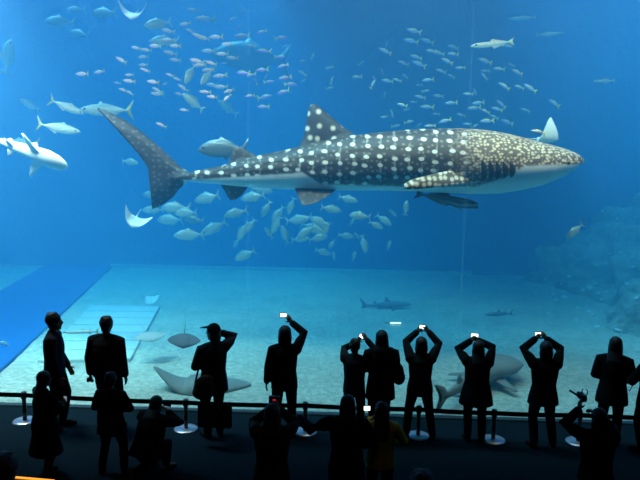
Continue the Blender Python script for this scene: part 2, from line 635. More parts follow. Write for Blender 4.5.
for k in range(5):
    xg = 473+k*6.6
    pts = []
    for i in range(7):
        u = i/6
        yy = 160.5+k*.6+u*(19.5-k*1.6)
        xx = xg+1.8*math.sin(u*math.pi)+u*1.2
        q = sp(xx, yy)
        x_, z_ = xx, yy
        t_, b_ = sp(xx, interp(TOP, xx)), sp(xx, interp(BOT, xx))
        zc, hh, w_ = (t_.z+b_.z)/2, (t_.z-b_.z)/2, interp(WID, xx)
        s_ = max(-1, min(1, (q.z-zc)/hh))
        s_ = math.copysign(abs(s_)**(1/.9), s_)
        c_ = math.sqrt(max(0, 1-s_*s_))**.9
        pts.append(V((q.x, -w_*c_, q.z)))
    for sgn in (1, -1):
        bm = bmesh.new()
        tube(bm, [V((p.x, p.y*sgn, p.z)) for p in pts], [.012, .035, .048, .050, .048, .035, .012], n=10)
        g = link('gill_slit', mesh_of(bm), slitm, ws)
        g['label'] = 'gill slit coloured dark to give shade'
eyem = plain('eye_black', (.006, .006, .007), .15)
for sgn in (-1, 1):
    bm = bmesh.new()
    q = sp(556, 163)
    ball(bm, (q.x, sgn*.62, q.z), .035)
    link('eye', mesh_of(bm), eyem, ws)['label'] = 'small round black eye'

# ================================================================== FISH KINDS
def fish_mesh(prof, fins, mats, n=16):
    """unit-length fish, nose at +x; prof rows: (x, up, down, half width)"""
    bm = bmesh.new()
    rings = []
    for x, u, d, w in prof:
        zc, hh = (u-d)/2, (u+d)/2
        rings.append([V((x, w*math.cos(2*math.pi*k/n), zc+hh*math.sin(2*math.pi*k/n))) for k in range(n)])
    ring_loft(bm, rings)
    ms = [mesh_of(bm)]
    for f in fins:
        pts, th = f[0], f[1]
        if len(pts[0]) == 2:
            ms.append(blade([V((x, 0, z)) for x, z in pts], th, V((0, 1, 0)), f[2] if len(f) > 2 else 0))
        else:
            ms.append(blade([V(p) for p in pts], th, V(f[3]), f[2]))
    return union(ms, mats)

def two_tone(name, side, back, fin, zb=.0, xf=-.30, belly=None, rough=.4, lines=0.0):
    t = NT(name)
    co, x, y, z = t.obj()
    c = t.mix(t.ramp(z, zb-.02, zb+.04), side, back)
    if belly:
        c = t.mix(t.ramp(z, -.02, -.09), c, belly)
    c = t.mix(t.ramp(x, xf+.05, xf-.05), c, fin)
    e = t.ramp(t.math('SQRT', t.math('ADD', t.math('POWER', t.math('SUBTRACT', x, .39), 2), t.math('POWER', t.math('SUBTRACT', z, .012), 2))), .026, .018)
    c = t.mix(e, c, (.01, .01, .012))
    return t.col(c, rough, .6)

def silver_scales(name, side, back, zb=.09):
    t = NT(name)
    co, x, y, z = t.obj()
    d = t.voro(t.vec(t.math('MULTIPLY', x, 26), t.math('MULTIPLY', z, 34), 0.0), 1.0, 'F1', .2, '2D')
    c = t.mix(t.ramp(z, zb-.05, zb+.04), side, back)
    c = t.mix(t.math('MULTIPLY', t.ramp(d, .3, .6), .25), c, (.25, .28, .30))
    e = t.ramp(t.math('SQRT', t.math('ADD', t.math('POWER', t.math('SUBTRACT', x, .385), 2), t.math('POWER', t.math('SUBTRACT', z, .03), 2))), .028, .02)
    c = t.mix(e, c, (.01, .01, .012))
    return t.col(c, .35, .6, .2)

FUS_P = [(.50, .004, .004, .004), (.46, .035, .03, .022), (.38, .075, .065, .045), (.25, .115, .105, .06), (.08, .13, .12, .062), (-.10, .11, .10, .05), (-.22, .07, .065, .034), (-.31, .036, .034, .018), (-.36, .028, .026, .012), (-.39, .028, .026, .010)]
FORK = ([(-.34, .022), (-.40, .07), (-.46, .15), (-.53, .215), (-.50, .12), (-.45, .03), (-.445, 0), (-.45, -.03), (-.50, -.12), (-.53, -.215), (-.46, -.15), (-.40, -.07), (-.34, -.022)], .014)
FUS_F = [FORK, ([(.20, .10), (.12, .165), (.0, .155), (-.14, .125), (-.24, .085), (-.2, .05), (.1, .08)], .012), ([(-.02, -.09), (-.06, -.15), (-.16, -.125), (-.23, -.085), (-.18, -.05)], .012),
         ([(.17, -.05, .02), (.10, -.11, -.02), (.06, -.10, -.04), (.12, -.045, -.005)], .008, 0, (.2, .6, .77))]
TRE_P = [(.50, -.01, .025, .005), (.47, .03, .055, .025), (.40, .095, .095, .055), (.28, .165, .145, .075), (.12, .195, .17, .082), (-.05, .17, .15, .07), (-.20, .105, .10, .046), (-.31, .048, .046, .022), (-.37, .026, .026, .012), (-.40, .024, .024, .010)]
LUN = ([(-.35, .02), (-.40, .07), (-.46, .15), (-.52, .22), (-.495, .12), (-.45, .035), (-.44, 0), (-.45, -.035), (-.495, -.12), (-.52, -.22), (-.46, -.15), (-.40, -.07), (-.35, -.02)], .012)
TRE_F = [LUN, ([(.10, .17), (.03, .245), (-.02, .21), (-.12, .165), (-.26, .085), (-.2, .07), (0, .12)], .012), ([(.02, -.14), (-.05, -.225), (-.09, -.18), (-.18, -.135), (-.27, -.075), (-.18, -.06)], .012),
         ([(.26, -.075, -.02), (.12, -.10, -.07), (.04, -.14, -.09), (.14, -.105, -.04), (.24, -.08, -.01)], .008, 0, (.3, .8, .5))]
JAC_P = [(.50, .004, .004, .004), (.47, .025, .025, .02), (.40, .06, .06, .04), (.27, .098, .10, .062), (.10, .115, .118, .068), (-.08, .10, .10, .056), (-.22, .062, .065, .036), (-.32, .030, .030, .02), (-.38, .016, .016, .014), (-.41, .015, .015, .010)]
JAC_F = [([(-.37, .014), (-.42, .07), (-.47, .14), (-.53, .20), (-.495, .10), (-.455, .03), (-.45, 0), (-.455, -.03), (-.495, -.10), (-.53, -.20), (-.47, -.14), (-.42, -.07), (-.37, -.014)], .011),
         ([(.16, .10), (.10, .165), (.05, .13), (-.05, .115), (-.24, .06), (-.1, .06), (.1, .08)], .010), ([(-.02, -.10), (-.07, -.16), (-.11, -.12), (-.24, -.065), (-.14, -.05)], .010),
         ([(.24, -.055, -.01), (.10, -.085, -.04), (.02, -.12, -.05), (.10, -.085, -.02)], .008, 0, (.3, .8, .5))]
REM_P = [(.50, .004, .004, .006), (.47, .03, .022, .045), (.36, .058, .05, .065), (.15, .062, .066, .058), (-.08, .052, .054, .045), (-.28, .030, .030, .022), (-.39, .018, .018, .010), (-.42, .017, .017, .008)]
REM_F = [([(-.38, .015), (-.44, .05), (-.52, .085), (-.49, .03), (-.48, 0), (-.49, -.03), (-.52, -.085), (-.44, -.05), (-.38, -.015)], .009), ([(.05, .05), (-.02, .11), (-.12, .08), (-.32, .035), (-.1, .02)], .009), ([(.02, -.05), (-.04, -.11), (-.14, -.08), (-.32, -.035), (-.1, -.02)], .009),
         ([(.28, -.06, 0), (.18, -.12, -.04), (.12, -.11, -.05), (.20, -.055, -.02)], .008, 0, (.2, .6, .77))]
BAR_P = [(.50, .002, .004, .004), (.44, .016, .018, .012), (.34, .034, .034, .026), (.15, .048, .048, .038), (-.10, .046, .048, .036), (-.28, .030, .030, .022), (-.38, .016, .016, .012), (-.42, .015, .015, .008)]
BAR_F = [([(-.39, .012), (-.44, .06), (-.51, .13), (-.475, .03), (-.47, 0), (-.475, -.03), (-.51, -.13), (-.44, -.06), (-.39, -.012)], .008), ([(-.02, .04), (-.06, .09), (-.12, .06), (-.10, .02)], .007), ([(-.22, .03), (-.25, .08), (-.31, .05), (-.28, .015)], .007), ([(-.20, -.03), (-.23, -.08), (-.30, -.05), (-.27, -.015)], .007)]

pinkm = two_tone('fusilier_pink', (.95, .56, .66), (.80, .56, .40), (.72, .58, .03), .05)
violetm = two_tone('fusilier_violet', (.34, .27, .72), (.50, .44, .12), (.72, .64, .02), .055)
bluem = two_tone('fusilier_blue', (.32, .45, .74), (.58, .56, .12), (.80, .72, .04), .05)
silverm = silver_scales('trevally_silver', (.56, .62, .60), (.36, .42, .38))
jackm = two_tone('jack_silver', (.48, .54, .52), (.28, .34, .32), (.45, .45, .22), .045, -.36, (.66, .68, .64))
bigm = silver_scales('big_fish_silver', (.15, .19, .22), (.46, .52, .52), .14)
remm = two_tone('remora_grey', (.16, .14, .12), (.085, .075, .066), (.07, .06, .055), .01, -.40, (.34, .31, .27))
tanm = two_tone('runner_tan', (.55, .70, .62), (.72, .50, .30), (.70, .66, .30), .012, -.38, (.75, .82, .80))
palem = plain('pale_ray_skin', (.88, .88, .86), .6, .06, 5)
greym = plain('grey_ray_skin', (.30, .30, .28), .7, .25, 6)

PROTO = {
    'fp': fish_mesh(FUS_P, FUS_F, [pinkm]), 'fv': fish_mesh(FUS_P, FUS_F, [violetm]), 'fb': fish_mesh(FUS_P, FUS_F, [bluem]),
    'tr': fish_mesh(TRE_P, TRE_F, [silverm]), 'ja': fish_mesh(JAC_P, JAC_F, [jackm]), 'bg': fish_mesh(TRE_P, TRE_F, [bigm]),
    're': fish_mesh(REM_P, REM_F, [remm]), 'ba': fish_mesh(BAR_P, BAR_F, [jackm]), 'ru': fish_mesh(REM_P, REM_F, [tanm])}
for m in PROTO.values():
    m.polygons.foreach_set('use_smooth', [True]*len(m.polygons))

def swim(name, kind, x, y, lpx, facing, tilt, Y, label, cat='fish', group=None, yaw=None, roll=0.0):
    """a fish at pixel (x, y), lpx long; facing -1 nose left / +1 nose right; tilt in degrees, nose up"""
    o = bpy.data.objects.new(name, PROTO[kind])
    COL.objects.link(o)
    o.location = PY(x, y, Y)
    yaw = random.uniform(-18, 18) if yaw is None else yaw
    k = lpx*o.location.y/640/max(.35, math.cos(rad(yaw)))
    o.scale = (k, k, k)
    rz = yaw+(180 if facing < 0 else 0)
    o.rotation_euler = (Matrix.Rotation(rad(rz), 3, 'Z') @ Matrix.Rotation(rad(-tilt), 3, 'Y') @ Matrix.Rotation(rad(roll), 3, 'X')).to_euler()
    return props(o, label, cat, group)

# small fusiliers: x, y, length, facing, tilt
FUS = '''82,74,14,-1,0 99,72,12,-1,-8 121,60,12,-1,28 136,48,11,-1,12 146,50,11,-1,5 143,57,11,-1,-4 143,65,10,-1,0 145,70,10,-1,18 129,75,10,-1,0 129,81,12,-1,5 117,83,8,-1,8
123,90,10,-1,18 130,93,9,-1,30 153,82,13,-1,8 157,90,11,-1,28 157,94,13,-1,5 165,84,6,-1,-20 184,110,10,-1,5 161,125,11,-1,22
168,31,13,-1,10 168,40,14,-1,0 154,41,11,-1,0 155,46,13,-1,5 175,46,12,-1,2 170,53,13,-1,12 175,60,12,-1,8 170,75,9,-1,15 177,79,9,-1,18 183,88,12,-1,32 179,94,9,-1,15
193,10,11,-1,2 205,19,18,-1,0 185,24,11,-1,-10 190,31,10,-1,22 198,36,12,-1,18 203,38,13,-1,8 216,37,14,-1,0 208,51,14,-1,0 222,54,13,-1,0 232,58,12,-1,0
197,61,14,-1,12 200,65,12,-1,0 211,63,11,-1,14 208,70,12,-1,-8 212,85,12,-1,5 205,92,12,-1,3 212,97,11,-1,5 181,86,8,-1,25
243,12,7,-1,-40 233,19,8,-1,-30 239,27,7,-1,-35 242,36,15,-1,-4 227,44,11,-1,0 262,32,10,-1,-18 281,38,13,1,8 286,46,6,1,15 251,46,9,-1,8 264,51,14,-1,2 280,57,11,1,-2 224,63,6,-1,0
243,73,14,-1,4 251,75,10,-1,-12 262,70,13,-1,-4 255,81,8,-1,60 269,82,11,1,6 283,66,11,-1,-14 285,78,13,-1,-12 290,84,11,1,5 283,92,13,-1,-16 265,97,15,1,10 250,96,10,-1,-8 263,107,13,-1,-2 220,76,14,-1,-8 221,87,14,-1,0 229,91,11,-1,-18 227,98,11,-1,-42 266,77,6,-1,-70
313,56,7,1,65 302,61,6,-1,-10 302,73,9,-1,30 303,81,6,-1,-40 293,85,9,1,2 329,68,8,-1,-20 332,80,8,1,70 330,88,8,1,10 361,63,7,1,40 357,77,10,-1,-6
414,31,14,-1,14 411,41,14,-1,14 427,41,13,-1,18 385,51,13,-1,22 387,43,6,1,70 416,57,12,-1,15 419,64,14,-1,20 403,63,11,-1,14 431,51,10,-1,0 438,53,12,-1,12 382,71,6,-1,60 405,76,7,-1,35 374,78,6,-1,60
373,84,10,1,60 387,81,12,-1,5 397,80,9,-1,15 385,94,6,1,75 402,105,10,-1,12 406,110,7,-1,-20 392,114,8,1,-78 428,80,11,-1,-6 419,85,7,-1,0 426,91,8,1,10 420,97,11,-1,8 427,107,13,-1,3 438,96,11,-1,3 413,102,7,-1,0 384,117,8,-1,-12 409,122,10,1,15 396,126,9,1,12 430,126,11,-1,-4 419,125,6,1,40 436,114,7,-1,0
453,47,11,-1,14 453,54,11,-1,2 447,61,12,-1,20 441,71,10,-1,16 460,68,10,-1,-4 451,76,8,-1,25 485,61,14,-1,16 485,71,9,-1,0 484,76,9,-1,45 499,69,11,-1,4 508,46,10,1,-10
451,103,12,-1,-4 475,92,7,1,-65 468,94,10,-1,0 478,103,12,-1,-8 474,108,13,-1,-6 485,111,10,-1,20 487,121,14,-1,-4 461,115,9,-1,14 445,121,12,-1,-16 504,86,12,-1,32 501,104,12,-1,34 497,109,11,-1,16 494,117,9,-1,25 507,122,13,-1,16 467,124,8,-1,0 475,126,8,1,30
511,65,8,-1,16 517,72,12,-1,18 519,87,10,-1,18 530,88,14,-1,30 554,103,13,-1,28 525,110,9,-1,20'''
fus = []
for w_ in FUS.split():
    x, y, l_, f_, t_ = (float(v) for v in w_.split(','))
    fus.append((x, y, l_, f_, t_))
# clusters a viewer can find: (test, phrase)
CL = [
    (lambda x, y: x < 132, 'in the leading fringe ahead of the shark tail tip'),
    (lambda x, y: x < 200 and y >= 100, 'trailing low beside the raised shark tail'),
    (lambda x, y: x < 168 and y < 72, 'in the tight knot below the twin-winged ray'),
    (lambda x, y: x < 168, 'in the loose file over the shark tail'),
    (lambda x, y: x < 180 and y < 72, 'by the two dim silver fish'),
    (lambda x, y: x < 195 and y >= 72, 'below the pink group, over the sinking pale fish'),
    (lambda x, y: x < 225 and y < 45, 'in the topmost pink group'),
    (lambda x, y: x < 236 and y < 66, 'in the pink row above the two pale round fish'),
    (lambda x, y: x < 236, 'in the pink bunch around the two pale round fish'),
    (lambda x, y: x < 300 and y < 40, 'in the sparse top of the violet group'),
    (lambda x, y: x < 300 and y < 68, 'in the upper band of the violet group'),
    (lambda x, y: x < 300 and y < 83, 'in the middle band of the violet group'),
    (lambda x, y: x < 300, 'in the lowest band of the violet group'),
    (lambda x, y: x < 370, 'among the few small ones above the back fin'),
    (lambda x, y: x < 442 and y < 58, 'at the top of the blue school'),
    (lambda x, y: x < 442 and y < 79, 'in the second tier of the blue school'),
    (lambda x, y: x < 442 and y < 99, 'in the third tier of the blue school'),
    (lambda x, y: x < 442, 'just over the whale shark back'),
    (lambda x, y: x < 480 and y < 85, 'by the upper window joint'),
    (lambda x, y: x < 482, 'by the window joint just over the shark'),
    (lambda x, y: y < 82, 'near the long tan-backed fish'),
    (lambda x, y: y < 113, 'at the rear edge of the blue school'),
    (lambda x, y: True, 'just over the shark head'),
]
groups = {}
for f in fus:
    k = next(i for i, c in enumerate(CL) if c[0](f[0], f[1]))
    groups.setdefault(k, []).append(f)
for k, lst in sorted(groups.items()):
    lst.sort()
    for i, (x, y, l_, f_, t_) in enumerate(lst):
        kind, word, g = ('fp', 'pink', 'pink fusiliers') if x < 236 else ('fv', 'violet', 'violet fusiliers') if x < 300 else ('fb', 'blue', 'blue fusiliers')
        Y = 12.9+(0 if l_ >= 10 else (10-l_)*.5)+.45*(i % 3)+random.uniform(0, .4)
        if x > 300:
            Y += .5
        swim('fusilier', kind, x, y, l_*1.02, f_, t_, Y, '%s yellow-tailed fusilier %s, %s' % (word, CL[k][1], rank(i, len(lst))), 'fish', g+' schooling above the whale shark')
swim('fusilier', 'fb', 538, 132, 14, -1, 10, 11.2, 'blue yellow-tailed fusilier beside the pale winged ray over the shark snout', 'fish', 'blue fusiliers schooling above the whale shark')

# silver trevallies under the shark
TRE = '''152,195,20,-1,0 153,210,20,-1,0 176,208,30,-1,0 186,213,24,-1,-4 170,220,28,-1,-2 194,220,20,-1,5 189,235,30,-1,-2 207,198,28,-1,-14 214,228,28,-1,-28 236,213,24,-1,-14 243,231,22,-1,-60 250,226,18,-1,-55 236,243,11,-1,-60 245,255,24,-1,-26 266,209,19,-1,-60 278,214,20,-1,-55 276,225,20,-1,-62 269,233,14,-1,55 285,235,20,-1,72 297,220,24,1,8 253,197,26,-1,-10 262,190,22,1,-8 291,206,18,-1,-70 303,219,20,-1,-18 312,228,24,1,-20 320,222,22,-1,20 306,232,22,-1,-35 300,239,18,1,10 325,230,18,1,75 318,238,20,1,14
331,209,21,1,-10 348,199,20,1,-12 346,236,17,1,-8 332,244,12,-1,-60 323,252,17,1,-12 334,256,9,-1,80 360,216,22,-1,4 352,222,9,1,60 357,236,9,-1,50 364,244,19,1,-75 354,256,11,1,75 376,225,16,1,-26 384,220,18,1,-34 393,213,10,1,-40 406,208,15,1,85 389,245,10,1,72'''
tre = sorted(tuple(float(v) for v in w_.split(',')) for w_ in TRE.split())
TCL = [
    (lambda x, y: x < 160, 'hidden partly by the lower tail lobe'),
    (lambda x, y: x < 203, 'just behind the lower tail lobe'),
    (lambda x, y: x < 258 and y < 222, 'under the thin rear body'),
    (lambda x, y: x < 258, 'low under the anal fin'),
    (lambda x, y: x < 295 and y < 222, 'in the upper dense swarm ahead of the belly fin'),
    (lambda x, y: x < 295, 'in the lower dense swarm ahead of the belly fin'),
    (lambda x, y: x < 328, 'in the round ball of fish below the belly fin'),
    (lambda x, y: y < 230, 'in the thinner upper end under the mid belly'),
    (lambda x, y: True, 'among the low stragglers under the mid belly'),
]
groups = {}
for f in tre:
    k = next(i for i, c in enumerate(TCL) if c[0](f[0], f[1]))
    groups.setdefault(k, []).append(f)
for k, lst in sorted(groups.items()):
    for i, (x, y, l_, f_, t_) in enumerate(lst):
        Y = 14.0+(0 if l_ >= 24 else (24-l_)*.16)+random.uniform(0, 1.3)
        swim('trevally', 'tr', x, y, l_, f_, t_, Y, 'silver trevally %s, %s' % (TCL[k][1], rank(i, len(lst))), 'fish', 'silver trevallies under the whale shark')

one = lambda *a, **k: swim(*a, **k)
one('jack', 'ja', 59, 128, 42, 1, -10, 12.4, 'long silver jack swimming alone above the white banking shark', yaw=8)
one('jack', 'ja', 67, 107, 34, 1, -22, 12.8, 'silver jack slanting down towards the shark tail tip', yaw=12)
one('jack', 'ja', 106, 110, 52, -1, 0, 13.4, 'long silver jack behind the tip of the shark tail', yaw=5)
one('jack', 'ja', 22, 143, 34, -1, 2, 13.6, 'dim silver jack behind the white banking shark', yaw=5)
one('trevally', 'tr', 30, 105, 15, -1, 30, 14.5, 'small pale trevally alone above the two slanting jacks', yaw=40)
one('trevally', 'tr', 8, 57, 18, 1, 78, 14.5, 'thin pale fish rising upright at the upper left edge', yaw=60)
one('trevally', 'tr', 130, 162, 18, 1, -6, 14.6, 'small pale trevally alone beside the raised tail blade')
one('grouper', 'tr', 60, 22, 28, -1, 2, 15.5, 'dim blue-grey fish, larger of the faint ones at top left', yaw=10)
one('grouper', 'tr', 79, 34, 22, -1, 12, 16.5, 'faint blue-grey fish below the larger faint one')
one('grouper', 'tr', 76, 10, 18, -1, -5, 17, 'faintest blue-grey fish at the very top left')
one('grouper', 'tr', 104, 13, 26, -1, 0, 15.0, 'dim oval fish beside the twin-winged white ray')
one('grouper', 'tr', 158, 24, 26, -1, -10, 13.6, 'dim silver fish above the pink knot of fusiliers', yaw=15)
one('grouper', 'tr', 165, 41, 26, -1, 0, 13.8, 'second dim silver fish, half covered by pink fusiliers', yaw=15)
one('grouper', 'tr', 190, 74, 17, -1, -60, 13.5, 'pale round fish diving amid pink fusiliers', yaw=40)
one('grouper', 'tr', 207, 77, 17, -1, -50, 13.5, 'pale round fish, the more slanted, amid pink fusiliers', yaw=35)
one('grouper', 'tr', 193, 102, 24, -1, 38, 13.9, 'pale fish sinking slantwise below the pink bunch', yaw=20)
one('grouper', 'tr', 228, 108, 22, -1, 35, 16.5, 'faint blue fish below the violet group', yaw=20)
one('grouper', 'bg', 250, 57, 76, -1, 4, 18.5, 'big faint fish far behind the violet fusiliers', yaw=5)
one('big_trevally', 'bg', 223, 149, 50, -1, -2, 12.9, 'large grey silver-backed fish just behind the rear back fin', yaw=6)
one('rainbow_runner', 'ru', 492, 44, 42, -1, -8, 12.6, 'long tan-backed fish by the window joint above the blue school', yaw=6)
one('rainbow_runner', 'ru', 522, 18, 24, -1, -2, 15, 'dim slender fish, upper of two at the top right')
one('rainbow_runner', 'ru', 550, 34, 24, 1, 2, 15, 'dim slender fish, lower of two at the top right')
one('rainbow_runner', 'ru', 604, 81, 22, -1, -4, 15, 'dim slender fish alone near the upper right edge')
one('trevally', 'tr', 575, 231, 21, -1, -42, 12.8, 'dim silver fish diving below the shark snout', yaw=10)
one('remora', 're', 447, 199, 64, 1, -9, 12.0, 'dark grey remora close under the whale shark belly', yaw=4)
one('remora', 're', 462, 206, 34, 1, -6, 12.6, 'dim smaller remora below the dark one', yaw=4)
one('barracuda', 'ba', 80, 332, 40, -1, -2, 11.6, 'silver barracuda low over the pale slab panel', yaw=4)
one('trevally', 'tr', 3, 343, 12, 1, -25, 12.5, 'small pinkish fish at the left edge by the blue ledge')

# ------------------------------------------------------------------ rays
def ray_mesh(lift, sweep, tail, curl_l=0.0, mats=(palem,), fat=.10):
    """span along x (-1..1), nose towards -y, thickness along z; lift bends the wing tips up"""
    bm = bmesh.new()
    N, M = 36, 20
    rings = []
    for i in range(N+1):
        s = -1+2*i/N
        a = abs(s)
        ch = .62*(1-a**1.5)**.8+.05
        le = -.52+.42*a**1.6+sweep*a*a
        if a < .16:
            le -= .10*(1-a/.16)**1.0*.5
        z0 = lift*a**2.1+(curl_l*max(0, -s-.35)**1.5 if s < 0 else 0)
        x0 = s*(1-.18*lift*a)
        r = []
        for k in range(M):
            th = 2*math.pi*k/M
            u = .5-.5*math.cos(th)
            tk = fat*(1-.86*a)*(1 if 1 else 0)
            zz = tk*math.sin(th)*(1-u*.55)*(1.5 if (math.sin(th) > 0 and a < .3) else 1)
            r.append(V((x0, le+u*ch*1.7, z0+zz)))
        rings.append(r)
    ring_loft(bm, rings)
    ms = [mesh_of(bm)]
    if tail:
        bm = bmesh.new()
        tube(bm, [(0, .42, .0), (0, .75, .01), (.03, 1.1, .02), (.05, .55+tail, .05)], [.05, .03, .018, .006], n=10)
        ms.append(mesh_of(bm))
    me = union(ms, list(mats))
    me.polygons.foreach_set('use_smooth', [True]*len(me.polygons))
    return me

def put_ray(name, me, x, y, half_px, Y, rot, label, mat=None, loc=None, cat='ray'):
    o = bpy.data.objects.new(name, me)
    COL.objects.link(o)
    o.location = loc if loc is not None else PY(x, y, Y)
    k = half_px*o.location.y/640
    o.scale = (k, k, k)
    o.rotation_euler = [rad(r) for r in rot]
    return props(o, label, cat)

wing = ray_mesh(.85, .10, 1.0, fat=.15)
put_ray('ray', wing, 133, 16, 16, 12.4, (26, 4, 6), 'white ray with both wing tips raised at the top of the tank')
put_ray('ray', wing, 134, 222, 17, 12.4, (30, 26, 16), 'white ray with one sharp raised wing left of the trevallies')
put_ray('ray', wing, 549, 139, 17, 12.9, (0, 38, 100), 'pale ray with pointed raised wing above the shark snout')
put_ray('ray', wing, 149, 301, 11, 16.5, (40, 6, 20), 'small pale ray hovering beyond the slab panel')
flat = ray_mesh(.10, .02, 1.3, .0, (plain('slate_ray_skin', (.13, .16, .20), .7, .25, 6),), .10)
flat2 = ray_mesh(.10, .02, 1.3, .0, (plain('sandy_ray_skin', (.44, .46, .46), .8, .25, 6),), .08)
curl = ray_mesh(.02, .02, .9, .85, (greym,), .25)
p = PZ(192, 404, .0)
put_ray('stingray', curl, 0, 0, 50, 0, (0, 0, 10), 'grey stingray lying against the window foot, one wing curled up', loc=V((p.x, 10.72, .0)), cat='stingray')
p = PZ(184, 341, .8)
put_ray('stingray', flat, 0, 0, 17, 0, (38, 4, 14), 'dim slate stingray cruising above the sand with its tail raised', loc=p, cat='stingray')
p = PZ(150, 337, .5)
put_ray('stingray', flat2, 0, 0, 18, 0, (14, 0, 40), 'faint sand-coloured stingray low beside the slab panel', loc=p, cat='stingray')

# ------------------------------------------------------------------ slender sharks
def shark_mesh(mats, flat_head=0.0, lobes=1.0, nose=1.0):
    P = [(.50, .004, .004, .006), (.47, .022, .02, .03+.03*flat_head), (.40, .042, .038, .05+.06*flat_head), (.28, .062, .055, .065+.06*flat_head), (.12, .072, .06, .062+.02*flat_head), (-.08, .058, .048, .046), (-.25, .034, .030, .026), (-.36, .022, .020, .014), (-.41, .020, .016, .010)]
    F = [([(-.36, .015), (-.42, .07), (-.50, .15*lobes), (-.52, .15*lobes), (-.48, .06), (-.46, .0), (-.50, -.07), (-.47, -.075), (-.40, -.03), (-.35, -.012)], .010),
         ([(.10, .06), (.04, .14), (.0, .165), (-.02, .155), (-.03, .09), (-.04, .045), (.04, .04)], .010), ([(-.18, .035), (-.21, .085), (-.24, .095), (-.25, .06), (-.26, .025), (-.2, .02)], .008)]
    for sg in (-1, 1):
        F.append(([(.24, sg*.05, -.03), (.16, sg*.15, -.05), (.09, sg*.24, -.06), (.07, sg*.23, -.06), (.09, sg*.13, -.045), (.12, sg*.04, -.03)], .009, 0, (0, .2*sg, .98)))
        F.append(([(-.08, sg*.03, -.035), (-.13, sg*.09, -.05), (-.17, sg*.10, -.05), (-.16, sg*.02, -.035)], .007, 0, (0, .2*sg, .98)))
    me = fish_mesh(P, F, mats, 20)
    me.polygons.foreach_set('use_smooth', [True]*len(me.polygons))
    return me
whitem = plain('white_shark_belly', (.90, .90, .88), .6, .04, 4)
dimm = plain('slate_shark_skin', (.24, .27, .29), .7, .2, 5)
guim = plain('guitarfish_skin', (.30, .29, .27), .75, .2, 7)
PROTO['ws'] = shark_mesh([whitem], .5)
PROTO['ds'] = shark_mesh([dimm], 0)
PROTO['gf'] = shark_mesh([guim], 1.6, .7)
o = swim('small_shark', 'ws', 24, 150, 104, 1, -17, 11.5, 'white small shark banking on its side at the left edge', 'shark', yaw=-14, roll=-62)
o = swim('small_shark', 'ds', 386, 305, 52, 1, 2, 17.0, 'dim slate shark far back above the seated-looking pair of cameras', 'shark', yaw=5)
o['label'] = 'dim slate shark with upright fins far back in the tank'
o = swim('small_shark', 'ds', 499, 314, 30, -1, 0, 15.6, 'faint slate shark low on the far sand', 'shark', yaw=15)
# big guitarfish, head away from the window
a, b = PZ(509, 357, .30), PZ(436, 402, .22)
o = bpy.data.objects.new('guitarfish', PROTO['gf'])
COL.objects.link(o)
d = a-b
o.location = (a+b)/2
o.scale = (d.length*1.0,)*3
o.rotation_euler = (Matrix.Rotation(math.atan2(d.y, d.x), 3, 'Z') @ Matrix.Rotation(-math.asin(d.z/d.length), 3, 'Y')).to_euler()
props(o, 'big grey-brown guitarfish skimming the sand behind the phone holders', 'guitarfish')

# ------------------------------------------------------------------ bits on the tank floor
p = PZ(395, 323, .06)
tm = glow('white_bar_glow', (1, .98, .95), 2.2)  # glowing bar made up in place of a likely glass reflection
t_ = props(empty('glow_bar', p, rad(2)), 'short glowing white bar with a brown end, standing in for a reflection', 'reflection')
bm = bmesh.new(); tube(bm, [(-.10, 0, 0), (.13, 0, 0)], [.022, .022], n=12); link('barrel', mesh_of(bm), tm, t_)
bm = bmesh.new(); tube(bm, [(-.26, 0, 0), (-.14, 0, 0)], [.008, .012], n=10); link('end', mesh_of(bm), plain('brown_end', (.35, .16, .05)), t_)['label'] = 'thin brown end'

coralm = plain('white_coral', (.9, .9, .88), .8, .05)
bm = bmesh.new()
bmesh.ops.create_icosphere(bm, subdivisions=2, radius=1)
for v in bm.verts:
    v.co *= 1+.45*noise.noise(v.co*1.9)
    v.co.z *= .6
coral = link('temp', mesh_of(bm), coralm).data
bpy.data.objects.remove(bpy.data.objects['temp'])
for k, w_ in enumerate('190,313,3 110,343,3 75,333,2 80,352,2 212,243,2 233,67,2 193,110,2 125,277,2 152,376,2 210,300,2 263,388,2 292,200,2 255,205,2 190,388,2 148,414,2 340,345,2 220,330,2 47,285,1 245,325,2 205,400,2 330,247,2 280,92,2 215,438,3 170,320,2 100,300,1 20,330,2 280,448,3 230,350,2 310,300,2 60,395,2'.split()):
    cx, cy, sz = (float(v) for v in w_.split(','))
    x, y = 530+cx/3.2, 190+cy/3.2
    r = ray(x, y).normalized()
    hit = REEF.ray_cast(CP, r)
    fl = PZ(x, y, 0)
    p = hit[0] if hit[0] is not None and (hit[0]-CP).length < (fl-CP).length else fl
    if p.y > TY1-.1 or p.x > TX1-.1:
        continue
    o = bpy.data.objects.new('coral_fragment', coral)
    COL.objects.link(o)
    o.location = p-r*.05
    s_ = sz*.95*p.y/640
    o.scale = (s_*random.uniform(.8, 1.6), s_, s_)
    o.rotation_euler = (random.uniform(-.4, .4), random.uniform(-.4, .4), random.uniform(0, 6))
    props(o, 'small white coral fragment lying on the dim reef slope', 'coral', 'white coral fragments on the reef slope')
